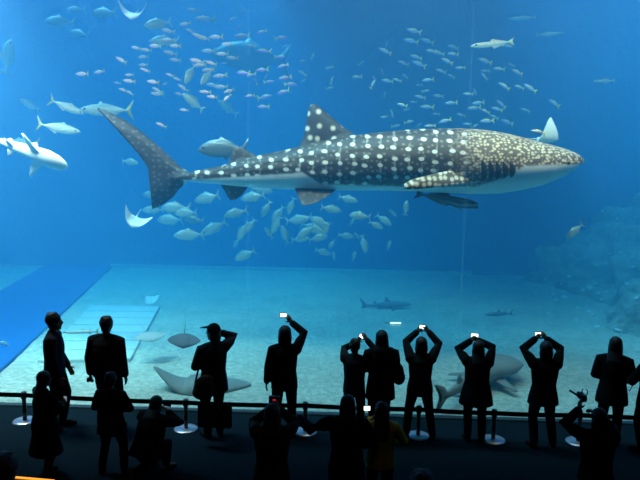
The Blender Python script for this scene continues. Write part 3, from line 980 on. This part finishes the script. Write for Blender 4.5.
# ================================================================== HALL: BARRIER
postm = plain('post_black', (.012, .012, .014), .35)
basem = plain('post_base_steel', (.52, .55, .58), .3, .05, 5, metal=.6)
beltm = plain('belt_black', (.010, .010, .012), .8)
POSTS = [(25, 421), (186, 429), (305, 432), (418, 436), (493, 440), (578, 442)]
pts = [PZ(x, y, 0) for x, y in POSTS]
pts = [pts[0]+(pts[0]-pts[1])*.8]+pts+[pts[-1]+V((1.6, -.02, 0))]
PH = .46
where = ['beside the man in profile', 'beside the visor wearer', 'behind the coat wearer with the red light', 'between wide-set feet', 'beside the round-coated phone holder', 'beside the front visitor with the camcorder']
for i in range(1, len(pts)-1):
    p = pts[i]
    root = props(empty('barrier_post', p), 'black belt post on a round steel base %s' % where[i-1], 'barrier post', 'belt posts along the window')
    bm = bmesh.new(); tube(bm, [(0, 0, .002), (0, 0, .012), (0, 0, .022)], [.175, .17, .10], cap=False, n=40); link('base', mesh_of(bm), basem, root)['label'] = 'round pale steel base'
    bm = bmesh.new(); tube(bm, [(0, 0, .015), (0, 0, PH-.10)], [.030, .030], cap=False, n=20); link('post', mesh_of(bm), postm, root)
    bm = bmesh.new(); tube(bm, [(0, 0, PH-.105), (0, 0, PH-.02), (0, 0, PH)], [.040, .042, .034], cap=False, n=20); link('belt_head', mesh_of(bm), postm, root)
    for q in ([pts[i-1]] if i == 1 else [])+[pts[i+1]]:
        d = q-p
        bm = bmesh.new()
        N = 10
        rows = []
        for k in range(N+1):
            u = k/N
            c = d*u
            s_ = -.012*4*u*(1-u)
            rows.append([V((c.x, c.y+dy, PH-.055+dz+s_)) for dy, dz in ((-.004, -.034), (.004, -.034), (.004, .034), (-.004, .034))])
        ring_loft(bm, rows)
        link('belt', mesh_of(bm), beltm, root, smooth=False)

# ================================================================== PEOPLE
skinm = plain('skin', (.24, .14, .10), .7, .08, spec=.2)
HAIRM = {'black': plain('hair_black', (.010, .009, .009), .6, .3, 40), 'brown': plain('hair_brown', (.030, .019, .013), .6, .3, 40)}
CLO = {}
def cloth(c):
    if c not in CLO:
        CLO[c] = plain('cloth_%d' % len(CLO), c, .95, .2, 25, spec=.12)
    return CLO[c]
NAVY, BLK, GRY, BRN, DEN = (.012, .014, .022), (.008, .008, .009), (.022, .022, .024), (.05, .033, .02), (.012, .016, .028)

def ik(S_, T_, a, b, pole):
    d = T_-S_
    L = min(d.length, (a+b)*.995)
    d.normalize()
    x = (a*a-b*b+L*L)/(2*L)
    h = math.sqrt(max(0, a*a-x*x))
    p = pole-d*pole.dot(d)
    p.normalize()
    return S_+d*x+p*h, S_+d*L

def hand(bm, W, d, nrm, thumb, curl, k=1.0):
    """palm from wrist W along d; nrm = palm normal; thumb = direction of the thumb side"""
    d = d.normalized()
    nrm = (nrm-d*nrm.dot(d)).normalized()
    s = (thumb-d*thumb.dot(d)-nrm*thumb.dot(nrm)).normalized()
    tube(bm, [W-d*.02, W+d*.03, W+d*.085*k], [(.026, .020), (.038, .017), (.041, .015)], side=s, n=12)
    for off, ln in ((.030, .068), (.010, .080), (-.011, .074), (-.031, .056)):
        b = W+d*.080*k+s*off
        a1, a2, a3 = curl*.45, curl*1.1, curl*1.6
        p = [b-d*.02, b]
        for a_, f in ((a1, .45), (a2, .32), (a3, .23)):
            p.append(p[-1]+(d*math.cos(a_)+nrm*math.sin(a_))*ln*f*k)
        tube(bm, p, [.0095, .0095, .009, .0085, .0075], side=s, n=8)
    b = W+d*.025+s*.030
    t1 = b+(d*.55+s*.75+nrm*.25).normalized()*.036
    t2 = t1+(d*.85+s*.30+nrm*.35).normalized()*.030
    tube(bm, [b-s*.015, b, t1, t2], [.013, .013, .011, .009], side=nrm, n=8)

def person(label, X, Y, head_to, H=1.65, armL=None, armR=None, feet=((-.11, 0), (.11, 0)), lean=0.0, twist=0.0,
           top=None, bottom=None, hair='short', hairc='black', hat=None, headyaw=0.0, headpitch=0.0, kneel=False, build=1.0, voxel=.0085, name='person', girth=1.0):
    """built at 1.70 m facing +y, scaled to H, turned to heading head_to (degrees, 0 = facing the window)"""
    root = empty(name, (X, Y, 0), rad(-head_to))
    props(root, label, 'person')
    sc = H/1.70
    root.scale = (sc, sc, sc)
    top = dict(dict(hem=.84, flare=1.0, sleeve=1.0, c=BLK, th=.022, hood=False, collar=True), **(top or {}))
    bottom = dict(dict(kind='trousers', c=BLK, th=.016, hem=.5), **(bottom or {}))
    drop_ = 0.0
    pel = V((0, 0, .93))
    if kneel:
        pel = V((0, -.05, .44))
    ln = rad(lean)
    up = V((0, math.sin(ln), math.cos(ln)))
    def T(x, y, z):                                    # torso point, z measured above the pelvis
        return pel+V((x, 0, 0))+up*z+V((0, math.cos(ln), -math.sin(ln)))*y
    chest, nb = T(0, 0, .30), T(0, -.01, .50)
    hc = T(0, .025, .665)
    hy, hp = rad(headyaw), rad(headpitch)
    HM = Matrix.Rotation(-hy, 3, 'Z') @ Matrix.Rotation(hp, 3, 'X')
    Hd = lambda x, y, z: hc+HM @ V((x, y, z))
    b = build
    sh = {-1: T(-.175*b, -.01, .455), 1: T(.175*b, -.01, .455)}
    arms = {}
    for sg, spec in ((-1, armL), (1, armR)):
        spec = spec or dict(to=(sg*.25, .03, .80), pole=(sg*.3, -1, 0))
        if spec.get('rel', True):
            t_ = V(spec['to'])
        e, w = ik(sh[sg], t_, .285, .255, V(spec.get('pole', (sg*.5, -.2, -1))))
        d = V(spec['dir']) if 'dir' in spec else (w-e)
        nrm = V(spec.get('palm', (-sg, 0, 0)))
        arms[sg] = (e, w, d.normalized(), nrm, V(spec.get('thumb', (0, 1, .3))), spec.get('curl', .5))
    legs = {}
    for sg, (fx, fy) in ((-1, feet[0]), (1, feet[1])):
        hip = pel+V((sg*.09, 0, -.02))
        if kneel:
            kn = V((sg*.13, .30, .40 if sg > 0 else .07))
            an = V((sg*.14, .22 if sg > 0 else -.28, .085))
        else:
            kn, an = ik(hip, V((fx, fy, .085)), .43, .42, V((sg*.15, 1, 0)))
        legs[sg] = (hip, kn, an)
    g = girth
    # ---- the body: one continuous skin
    bm = bmesh.new()
    tube(bm, [pel+V((0, 0, -.06)), T(0, 0, .0), T(0, 0, .12), chest, T(0, -.01, .42), T(0, -.01, .475)],
         [(.150*g, .105*g), (.165*g, .115*g), (.140*g, .10*g), (.160*b, .112*g), (.165*b, .095), (.10, .07)], n=20)
    tube(bm, [T(0, -.015, .44), nb, T(0, .01, .60)], [.062, .056, .055])
    ball(bm, Hd(0, -.01, .03), (.078, .098, .095))
    tube(bm, [Hd(0, .015, .02), Hd(0, .03, -.05), Hd(0, .055, -.092)], [(.072, .075), (.06, .06), (.032, .028)])
    tube(bm, [Hd(0, .088, .02), Hd(0, .108, -.018), Hd(0, .095, -.03)], [.010, .016, .012], n=8)          # nose
    for sg in (-1, 1):
        ball(bm, Hd(sg*.080, -.005, -.005), (.010, .020, .032))                                       # ears
        ball(bm, Hd(sg*.032, .083, .022), (.014, .010, .008))                                         # eyes
        e, w, d, nrm, th, cu = arms[sg]
        tube(bm, [sh[sg]+V((-sg*.03, 0, .0)), sh[sg], sh[sg].lerp(e, .5), e, e.lerp(w, .35), w], [.048, .050, .045, .040, .041, .027])
        hand(bm, w+d*.01, d, nrm, th, cu)
        hip, kn, an = legs[sg]
        tube(bm, [hip, hip.lerp(kn, .4), kn, kn.lerp(an, .35), an], [.085*g, .080*g, .055, .056, .036])
        fd = V((sg*.25, 1, 0)).normalized() if not (kneel and sg < 0) else V((0, -.6, -.5)).normalized()
        tube(bm, [an-fd*.03+V((0, 0, -.035)), an+fd*.08+V((0, 0, -.05)), an+fd*.16+V((0, 0, -.06))], [(.036, .032), (.042, .028), (.034, .020)])
    tube(bm, [Hd(-.022, .092, -.058), Hd(.022, .092, -.058)], [.007, .007], n=8)                        # mouth
    link('body', fuse(bm, voxel, 2), skinm, root)
    # ---- top
    th = top['th']
    bm = bmesh.new()
    hem = V((0, pel.y*.6, top['hem'])) if not kneel else T(0, 0, top['hem']-.93)
    fl = top['flare']
    mid = T(0, 0, .05)
    prof = [hem, hem.lerp(mid, .5), T(0, 0, .12), chest, T(0, -.01, .42), T(0, -.012, .462), T(0, -.012, .50)]
    rads = [((.165*g+th)*fl, (.118*g+th)*fl), ((.165*g+th)*(1+(fl-1)*.6), (.118*g+th)*(1+(fl-1)*.6)), (.148*g+th, .106*g+th), (.165*b+th, .115*g+th), (.172*b+th, .098+th), (.172*b+th*.4, .086+th*.5), (.100, .085)]
    tube(bm, prof, rads, n=24, cap=False)
    tube(bm, [T(0, -.012, .46), T(0, -.012, .50), T(0, -.005, .535)], [.10, .078, .070], cap=False)
    for sg in (-1, 1):
        e, w, d, *_ = arms[sg]
        tube(bm, [T(0, -.012, .50), T(0, -.012, .49).lerp(sh[sg], .6), sh[sg]+V((sg*.01, 0, -.015))], [.065, .062+th*.3, .058+th*.5])
        if top['sleeve'] > 0:
            end = e.lerp(w, .93) if top['sleeve'] >= 1 else sh[sg].lerp(e, top['sleeve']*1.4)
            pp = [sh[sg]+V((-sg*.04, 0, -.01)), sh[sg], sh[sg].lerp(e, .5)]
            rr = [.066+th*.5, .070+th*.5, .060+th*.5]
            if top['sleeve'] >= 1:
                pp += [e, end]
                rr += [.050+th*.6, .038+th*.5]
            else:
                pp += [end]
                rr += [.056+th*.6]
            tube(bm, pp, rr)
    if top['hood']:
        ball(bm, T(0, -.10, .50), (.12, .07, .07))
    tn = top.get('name', 'jacket')
    o = link(tn, fuse(bm, .012, 4), cloth(top['c']), root)
    if 'label' in top:
        o['label'] = top['label']
    # ---- bottom
    bm = bmesh.new()
    tb = bottom['th']
    if bottom['kind'] == 'skirt':
        tube(bm, [T(0, 0, .10), pel, V((0, 0, (pel.z+bottom['hem'])/2)), V((0, 0, bottom['hem']))], [(.15*g+tb, .11*g+tb), (.18*g+tb, .13*g+tb), (.24, .20), (.31, .26)], n=24, cap=False)
        bs = bmesh.new()
        for sg in (-1, 1):
            hip, kn, an = legs[sg]
            tube(bs, [hip, hip.lerp(kn, .4), kn, kn.lerp(an, .5), an], [.088, .082, .062, .060, .044])
        tube(bs, [pel+V((-.09, 0, -.05)), pel+V((.09, 0, -.05))], [.09, .09])
        link('stockings', fuse(bs, .012, 2), cloth(BLK), root)
        link('skirt', fuse(bm, .012, 3), cloth(bottom['c']), root)
    else:
        tube(bm, [pel+V((0, 0, -.10)), pel, T(0, 0, .08)], [(.13*g+tb, .10*g+tb), (.17*g+tb, .12*g+tb), (.155*g+tb, .108*g+tb)], n=20)
        for sg in (-1, 1):
            hip, kn, an = legs[sg]
            tube(bm, [hip, hip.lerp(kn, .4), kn, kn.lerp(an, .5), an.lerp(kn, .05)], [.088*g+tb, .082*g+tb, .060+tb, .056+tb, .048+tb])
        link('trousers', fuse(bm, .012, 3), cloth(bottom['c']), root)
    for sg in (-1, 1):
        hip, kn, an = legs[sg]
        bm = bmesh.new()
        fd = V((sg*.25, 1, 0)).normalized() if not (kneel and sg < 0) else V((0, -.35, -.5)).normalized()
        tube(bm, [an-fd*.04+V((0, 0, -.045)), an+fd*.06+V((0, 0, -.045)), an+fd*.18+V((0, 0, -.058))], [(.044, .040), (.052, .040), (.042, .026)])
        tube(bm, [an+V((0, 0, .03)), an+V((0, 0, -.04))], [.046, .046])
        o = link('shoe', fuse(bm, .010, 2), cloth(bottom.get('shoe', BLK)), root)
        if 'shoe' in bottom:
            o['label'] = 'pale shoe'
    # ---- hair
    bm = bmesh.new()
    hm = HAIRM[hairc]
    if hair == 'hood':
        ball(bm, Hd(0, -.02, .03), (.115, .125, .130))
        tube(bm, [Hd(0, -.02, -.03), T(0, -.03, .52), T(0, -.04, .46)], [(.11, .11), (.10, .10), (.13, .09)])
        link('hood', fuse(bm, .010, 3), cloth(top['c']), root)
    else:
        ball(bm, Hd(0, -.022, .045), (.098, .112, .108))
        if hair in ('bob', 'long'):
            z1 = -.11 if hair == 'bob' else -.14
            tube(bm, [Hd(0, -.035, .04), Hd(0, -.045, -.05), Hd(0, -.05, z1)], [(.098, .085), (.108, .078), (.10, .055)], side=HM @ V((1, 0, 0)))
        if hair == 'long':
            tube(bm, [Hd(0, -.05, -.05), T(0, -.11, .45), T(0, -.13, .30)], [(.105, .06), (.115, .045), (.085, .025)])
        if hair == 'short':
            tube(bm, [Hd(0, -.05, .03), Hd(0, -.062, -.06)], [(.08, .05), (.062, .032)], side=HM @ V((1, 0, 0)))
            for q in range(9):
                a = q/9*2*math.pi
                ball(bm, Hd(.046*math.cos(a), -.03+.050*math.sin(a), .108+.014*math.sin(q*2.3)), (.036, .036, .032))
        link('hair', fuse(bm, .009, 2), hm, root)
    if hat == 'visor':
        bm = bmesh.new()
        ball(bm, Hd(0, -.02, .055), (.100, .113, .098))
        tube(bm, [Hd(0, .04, .085), Hd(0, .13, .075), Hd(0, .205, .055)], [(.085, .010), (.080, .009), (.050, .007)], side=HM @ V((1, 0, 0)))
        link('cap', fuse(bm, .008, 2), cloth(BLK), root)
    bpy.context.view_layer.update()
    M = root.matrix_world.copy()
    return root, M, arms, sc

screenm = glow('phone_screen', (.92, .96, 1), 3.0)
shell = plain('device_black', (.010, .010, .011), .4)
def device(kind, M, c, label, size=(.125, .012, .062), tilt=0.0, yaw=0.0, lit=screenm, roll=0.0, screen=True, cat=None, frac=.80):
    """a phone or camera, screen side towards -y of the holder's frame"""
    root = props(empty(kind), label, cat or kind)
    W = M @ Matrix.Translation(V(c)) @ Matrix.Rotation(rad(yaw), 4, 'Z') @ Matrix.Rotation(rad(tilt), 4, 'X') @ Matrix.Rotation(rad(roll), 4, 'Y')
    loc, rot, _ = W.decompose()
    root.location, root.rotation_euler = loc, rot.to_euler()
    a, t, h = size[0]/2, size[1]/2, size[2]/2
    box('case', (-a, -t, -h), (a, t, h), shell, root, bevel=min(.004, t*.6))
    if screen:
        box('screen', (-a*frac, -t-.0015, -h*frac), (a*frac, -t+.0005, h*frac), lit, root)['label'] = 'lit screen'
    bm = bmesh.new()
    tube(bm, [(a*.3, t-.002, 0), (a*.3, t+(.02 if kind == 'camera' else .003), 0)], [h*.55 if kind == 'camera' else .008]*2, n=16, cap=False)
    link('lens', mesh_of(bm), shell, root)
    if kind == 'camera':
        box('shutter_button', (a*.5, -.004, h), (a*.72, .004, h+.006), shell, root)
    return root

def feet_at(x, y):
    return PZ(x, y, 0)
UPPOSE = lambda sg, hx, hy, hz, px=.9, py=.1, pz=-.4, curl=.9: dict(to=(sg*hx, hy, hz), pole=(sg*px, py, pz), dir=(-sg*.55, .15, .7), palm=(-sg*.4, .9, 0), thumb=(0, -.9, .3), curl=curl)

# man in profile, far left
p = feet_at(57, 428)
person('man in dark jacket standing in profile at the barrier, hands down, beside the slab panel', p.x, p.y, 78, 1.70,
       armL=dict(to=(-.20, .14, .88), pole=(-.3, -1, -.2)), armR=dict(to=(.22, .10, .86), pole=(.3, -1, 0)), feet=((-.09, .06), (.09, -.08)), top=dict(hem=.82, c=NAVY, th=.03), bottom=dict(c=BLK), hair='short', headpitch=4)
# man from behind, padded vest
p = feet_at(109, 429)
r, M, arms, sc = person('broad man seen from behind in a padded vest, arms hanging, dark against the slab panel', p.x, p.y, 6, 1.66,
       armL=dict(to=(-.27, .0, .86), pole=(-.2, -1, 0)), armR=dict(to=(.27, .02, .84), pole=(.2, -1, 0)), feet=((-.13, 0), (.13, 0)), top=dict(hem=.84, c=BLK, th=.042, name='vest', collar=True), build=1.14, girth=1.12, hair='short')
w = arms[-1][1]+arms[-1][2]*.09
device('camera', M, (w.x-.02, w.y, w.z-.02), 'small dark camera hanging in the hand of the broad vest man', (.10, .03, .065), yaw=80, screen=False)
# visor wearer
p = feet_at(214, 437)
r, M, arms, sc = person('person in a visor cap, one hand at the face, bags at the side', p.x, p.y, -30, 1.63,
       armR=dict(to=(.16, .10, 1.56), pole=(1, .0, -.8), dir=(-.3, .3, .7), palm=(-1, .1, 0), curl=.8), armL=dict(to=(-.10, .22, 1.06), pole=(-.8, -.5, -.5)), feet=((-.09, 0), (.10, .02)),
       top=dict(hem=.72, c=GRY, th=.034, flare=1.12), bottom=dict(c=BLK), hair='bob', hat='visor', headyaw=-35)
bag = props(empty('shoulder_bag'), 'dark soft shoulder bag on the hip of the visor wearer', 'bag')
bag.location = M @ V((-.20, -.16, .86)); bag.rotation_euler = (0, 0, rad(25))
bm = bmesh.new(); ball(bm, (0, 0, 0), (.145, .085, .165)); ball(bm, (0, 0, -.06), (.165, .10, .12)); ball(bm, (.02, .0, .10), (.11, .06, .08)); link('pouch', fuse(bm, .010, 3), cloth(BRN), bag)
bm = bmesh.new(); tube(bm, [(-.12, 0, .08), (-.07, -.01, .30), (.04, 0, .50), (.12, .05, .52)], [(.014, .005)]*4, n=8); link('strap', mesh_of(bm), cloth(BLK), bag)
bg = props(empty('shopping_bag'), 'flat dark shopping bag hanging beside the visor wearer\'s knees', 'bag')
bg.location = V((p.x+.07, p.y-.27, .29)); bg.rotation_euler = (0, 0, rad(-3))
bm = bmesh.new(); add_box(bm, (-.235, -.04, -.02), (.235, .04, .31)); bmesh.ops.bevel(bm, geom=bm.edges[:], offset=.008, segments=2, affect='EDGES'); link('bag_body', mesh_of(bm), cloth(BLK), bg, smooth=False)
for sy in (-1, 1):
    bm = bmesh.new(); tube(bm, [(-.10, sy*.035, .30), (-.08, sy*.03, .40), (0, sy*.02, .45), (.08, sy*.03, .40), (.10, sy*.035, .30)], [.007]*5, n=8); link('handle', mesh_of(bm), cloth(BLK), bg)
# man, one arm up with a camera
p = feet_at(284, 436)
r, M, arms, sc = person('man in a dark suit jacket holding a camera high with his right arm', p.x, p.y, -4, 1.60,
       armR=dict(to=(.10, .26, 1.72), pole=(1, -.1, -.1), dir=(-.45, .1, .6), palm=(-.3, .9, 0), thumb=(-.7, 0, -.3), curl=1.0), armL=dict(to=(-.27, .02, .86), pole=(-.5, -1, 0)), feet=((-.11, 0), (.11, .02)), top=dict(hem=.76, c=BLK, th=.03, flare=1.05), bottom=dict(c=BLK), hair='bob')
w = arms[1][1]+arms[1][2]*.10
device('camera', M, (w.x-.075, w.y+.02, w.z+.035), 'compact camera with a lit screen held high in one hand', (.11, .022, .062), yaw=4)
# the pair
p = feet_at(353, 436)
r, M, arms, sc = person('small person at the left of the close pair, raising a phone with both hands', p.x, p.y, 12, 1.42,
       armL=UPPOSE(-1, .03, .30, 1.60), armR=UPPOSE(1, .16, .26, 1.66), feet=((-.09, 0), (.10, 0)), top=dict(hem=.78, c=GRY, th=.03), bottom=dict(c=BLK), hair='short', hairc='brown', headyaw=10)
w = (arms[-1][1]+arms[-1][2]*.10+arms[1][1]+arms[1][2]*.10)/2
device('phone', M, (w.x, w.y, w.z), 'lit phone held beside the tall hooded figure of the pair', (.10, .012, .058), yaw=-10, roll=30)
p = feet_at(379, 438)
r, M, arms, sc = person('tall long-haired person at the right of the close pair, arms folded in front, thick coat', p.x, p.y, -6, 1.56,
       armL=dict(to=(-.08, .22, 1.12), pole=(-.7, -.2, -1)), armR=dict(to=(.08, .24, 1.10), pole=(.7, -.2, -1)), feet=((-.09, 0), (.09, 0)), top=dict(hem=.66, c=BLK, th=.046, flare=1.12, hood=True), bottom=dict(c=BLK), hair='long', build=1.08)
bag2 = props(empty('shoulder_bag'), 'dark rounded shoulder bag bulging beside the tall long-haired person of the pair', 'bag')
bag2.location = M @ V((.275, .02, 1.05))
bm = bmesh.new(); ball(bm, (0, 0, 0), (.085, .10, .15)); ball(bm, (.01, 0, -.06), (.095, .11, .11)); link('pouch', fuse(bm, .010, 3), cloth(BLK), bag2)
bm = bmesh.new(); tube(bm, [(.0, .03, .12), (-.03, .02, .26), (-.10, 0, .37), (-.16, -.01, .38)], [(.014, .006)]*4, n=8); link('strap', mesh_of(bm), cloth(BLK), bag2)
# wide stance phone holder
p = feet_at(418, 438)
r, M, arms, sc = person('person with legs wide apart holding a phone above the head, jacket hem loose', p.x, p.y, 0, 1.47,
       armL=UPPOSE(-1, .05, .24, 1.76, .8, -.1, -.3), armR=UPPOSE(1, .14, .22, 1.77, 1, -.1, -.3), feet=((-.20, 0), (.23, -.04)), top=dict(hem=.80, c=GRY, th=.034, flare=1.12), bottom=dict(c=DEN), hair='bob', hairc='brown')
w = (arms[-1][1]+arms[-1][2]*.10+arms[1][1]+arms[1][2]*.10)/2
device('phone', M, (w.x, w.y, w.z), 'lit phone held highest above the wide-stance visitor', (.12, .012, .062), yaw=0, roll=8)
# round coat
p = feet_at(474, 441)
r, M, arms, sc = person('person in a flared dark coat holding a phone level with the hair, near the guitarfish', p.x, p.y, 4, 1.45,
       armL=UPPOSE(-1, .10, .25, 1.66, 1, -.1, -.55), armR=UPPOSE(1, .03, .26, 1.67, 1, -.2, -.2), feet=((-.11, 0), (.12, 0)), top=dict(hem=.66, c=BLK, th=.040, flare=1.30), bottom=dict(c=BLK), hair='long', build=1.02, girth=1.1)
w = (arms[-1][1]+arms[-1][2]*.10+arms[1][1]+arms[1][2]*.10)/2
device('phone', M, (w.x, w.y, w.z+.01), 'lit phone held over the head of the flared-coat visitor', (.125, .012, .062), yaw=0)
# elbows out
p = feet_at(540, 448)
r, M, arms, sc = person('person with both elbows raised wide, phone hidden before the head, belted coat', p.x, p.y, -3, 1.51,
       armL=UPPOSE(-1, .09, .24, 1.71, 1, -.1, -.45), armR=UPPOSE(1, .09, .24, 1.71, 1, -.1, -.45), feet=((-.10, 0), (.22, .06)), top=dict(hem=.74, c=BLK, th=.036, flare=1.22), bottom=dict(c=BLK), hair='bob', build=1.06)
w = (arms[-1][1]+arms[-1][2]*.10+arms[1][1]+arms[1][2]*.10)/2
device('phone', M, (w.x-.05, w.y, w.z), 'half-hidden phone, a small bright corner above the wide elbows', (.10, .012, .052), yaw=0)
# long hair, right
p = feet_at(608, 446)
person('long-haired person in a belted jacket standing turned away near the right end, hands in front', p.x, p.y, 22, 1.56,
       armL=dict(to=(-.12, .22, 1.02), pole=(-.8, -.5, -1)), armR=dict(to=(.14, .22, 1.0), pole=(.8, -.4, -1)), feet=((-.09, 0), (.09, .02)), top=dict(hem=.70, c=BLK, th=.038, flare=1.18), bottom=dict(c=BLK), hair='long', build=1.06)
# right edge
p = feet_at(646, 452)
r, M, arms, sc = person('person cut by the right edge, camera strap looped from the hands', p.x, p.y, -20, 1.52,
       armL=dict(to=(-.14, .20, 1.16), pole=(-1, -.4, -.4), curl=1.1), armR=dict(to=(.12, .22, 1.16), pole=(1, -.3, -.5)), feet=((-.09, 0), (.09, 0)), top=dict(hem=.74, c=BLK, th=.04, flare=1.1), bottom=dict(c=BLK), hair='long')
cm = device('camera', M, (-.12, .31, 1.22), 'dark camera held at chest height at the right edge', (.11, .04, .075), screen=False)
bm = bmesh.new(); tube(bm, [(-.05, 0, .02), (-.10, -.02, -.10), (-.09, -.03, -.24), (-.02, -.03, -.28), (.04, -.02, -.20), (.05, 0, .02)], [.006]*6, n=8); link('strap', mesh_of(bm), cloth(BLK), cm)

# ---- the nearer row
p = feet_at(47, 475)
r, M, arms, sc = person('child in a long dark flared coat standing behind the man in profile', p.x, p.y, 40, 1.32,
       armL=dict(to=(-.12, .22, 1.12), pole=(-1, -.4, -.5)), armR=dict(to=(.14, .26, 1.18), pole=(1, -.3, -.5), curl=.9), feet=((-.06, .03), (.07, -.02)), top=dict(hem=.80, c=BLK, th=.030, flare=1.2), bottom=dict(kind='skirt', c=BLK, hem=.40, th=.03), hair='long', girth=1.2, build=1.12)
w = arms[1][1]+arms[1][2]*.11
device('phone', M, (w.x, w.y, w.z+.02), 'small pale phone held in the hand of the flared-coat child', (.05, .010, .085), yaw=30, lit=glow('dim_screen', (.8, .88, 1), .35))
p = feet_at(113, 474)
person('youth standing with feet apart close behind the broad vest man', p.x, p.y, 4, 1.30,
       armL=dict(to=(-.13, .20, 1.05), pole=(-1, -.5, -.4)), armR=dict(to=(.13, .20, 1.05), pole=(1, -.5, -.4)), feet=((-.19, 0), (.20, 0)), top=dict(hem=.72, c=BLK, th=.036, flare=1.2), bottom=dict(c=BLK), hair='short', girth=1.05)
p = feet_at(150, 474)
r, M, arms, sc = person('long-haired person kneeling low on the carpet, holding something to the face', p.x, p.y, 20, 1.38,
       armL=dict(to=(-.05, .30, .92), pole=(-1, -.2, -.8), curl=1.0), armR=dict(to=(.15, .30, .92), pole=(1, -.2, -.8), curl=1.0), lean=20, kneel=True, top=dict(hem=.80, c=BLK, th=.045, flare=1.15), bottom=dict(c=BLK, shoe=(.10, .10, .10)), hair='long', girth=1.3, build=1.15, headpitch=-8)
device('phone', M, (.05, .40, 1.00), 'dark phone held before the face of the kneeling person', (.12, .012, .062), screen=False)

PN = lambda x, Y: PY(x, 440, Y).x
p = V((PN(272, 6.3), 6.3, 0))
r, M, arms, sc = person('person in a brown coat raising a camera with a small red light', p.x, p.y, 0, 1.45,
       armL=UPPOSE(-1, .07, .26, 1.55, 1, -.1, -.9), armR=UPPOSE(1, .08, .26, 1.55, 1, -.1, -.9), top=dict(hem=.62, c=BRN, th=.040, flare=1.18, label='brown coat'), bottom=dict(c=BLK), hair='long', hairc='brown', build=1.08)
cm = device('camera', M, (-.01, .34, 1.66), 'camera with a small red light held over the brown-coated person\'s head', (.12, .04, .080), lit=glow('red_lamp', (1, .03, .08), .5), frac=.28)
p = V((PN(347, 6.6), 6.6, 0))
person('dark figure beside the yellow shirt, one arm stretched out sideways', p.x, p.y, 2, 1.45,
       armL=dict(to=(-.62, .14, 1.34), pole=(0, -1, -.5), dir=(-1, .1, .15), palm=(0, .3, -1), thumb=(0, 1, .2), curl=.7), armR=dict(to=(.20, .20, 1.0), pole=(1, -.5, -.5)), top=dict(hem=.64, c=BLK, th=.046, flare=1.15), bottom=dict(c=BLK), hair='long', build=1.08)
p = V((PN(381, 6.75), 6.75, 0))
r, M, arms, sc = person('child in a dull yellow shirt with long dark hair, seen from behind', p.x, p.y, -2, 1.33,
       armL=dict(to=(-.12, .30, 1.36), pole=(-1, -.1, -.9), curl=1), armR=dict(to=(.16, .22, 1.12), pole=(1, -.3, -.7)), top=dict(hem=.80, c=(.55, .40, .07), th=.034, flare=1.05, name='shirt', label='dull yellow shirt'), bottom=dict(c=BLK), hair='long')
device('phone', M, (-.18, .36, 1.50), 'bright phone screen held beside the yellow-shirted child\'s head', (.085, .012, .062))
p = V((PN(598, 6.5), 6.5, 0))
r, M, arms, sc = person('person nearest the right end lifting a camcorder with an open side screen', p.x, p.y, 0, 1.42,
       armL=dict(to=(-.17, .24, 1.62), pole=(-1, -.1, -.9), dir=(.15, .2, .9), palm=(.9, .3, 0), thumb=(0, -.7, .2), curl=.9), armR=dict(to=(.06, .24, 1.56), pole=(1, -.2, -.9), curl=1), top=dict(hem=.64, c=BLK, th=.044, flare=1.15), bottom=dict(c=BLK), hair='bob', build=1.05)
cc = props(empty('camcorder'), 'small camcorder with its thin side screen folded out over the raised hand', 'camcorder')
w = M @ (arms[-1][1]+arms[-1][2]*.10)
cc.location = w+V((.03, .03, .05))
box('camera_body', (-.03, -.07, -.035), (.03, .07, .035), shell, cc, bevel=.008)
bm = bmesh.new(); tube(bm, [(0, .06, 0), (0, .10, 0)], [.024, .026], n=16, cap=False); link('lens', mesh_of(bm), shell, cc)
bm = bmesh.new(); add_box(bm, (-.16, -.006, -.010), (-.02, .006, .012)); bmesh.ops.rotate(bm, verts=bm.verts, cent=(-.03, 0, 0), matrix=Matrix.Rotation(rad(32), 3, 'Y')); link('side_screen', mesh_of(bm), shell, cc, smooth=False)
bm = bmesh.new(); tube(bm, [(.03, 0, .0), (.055, 0, .04), (.045, 0, .085), (.0, 0, .09), (-.01, 0, .04)], [.006]*5, n=8); link('hand_strap', mesh_of(bm), shell, cc)
# heads cut by the lower edge
p = PY(4, 466, 4.6)
person('person nearest the camera, only the dark head showing by the amber light strip', p.x, 4.6, 10, 1.66, top=dict(hem=.8, c=(.06, .02, .015), th=.03), hair='short', hairc='brown')
p = PY(422, 476, 4.6)
person('person almost out of frame, only the crown of hair showing', p.x, 4.6, 0, 1.63, top=dict(hem=.8, c=BLK, th=.03), hair='short')

# ---- amber step light at the lower left
a, b = PZ(15, 477.2, .06), PZ(54, 480.6, .06)
sl = props(empty('step_light', (a+b)/2, math.atan2((b-a).y, (b-a).x)), 'low amber light strip glowing on the carpet at the bottom left corner', 'light')
L = (b-a).length/2
box('housing', (-L-.02, -.03, -.06), (L+.02, .03, -.012), shell, sl, bevel=.004)
bm = bmesh.new(); tube(bm, [(-L, 0, 0), (-L*.4, 0, 0), (L*.4, 0, 0), (L, 0, 0)], [.012]*4, n=12)
link('tube', mesh_of(bm), glow('amber_tube', (1, .33, .03), 1.6), sl)['label'] = 'glowing amber tube'
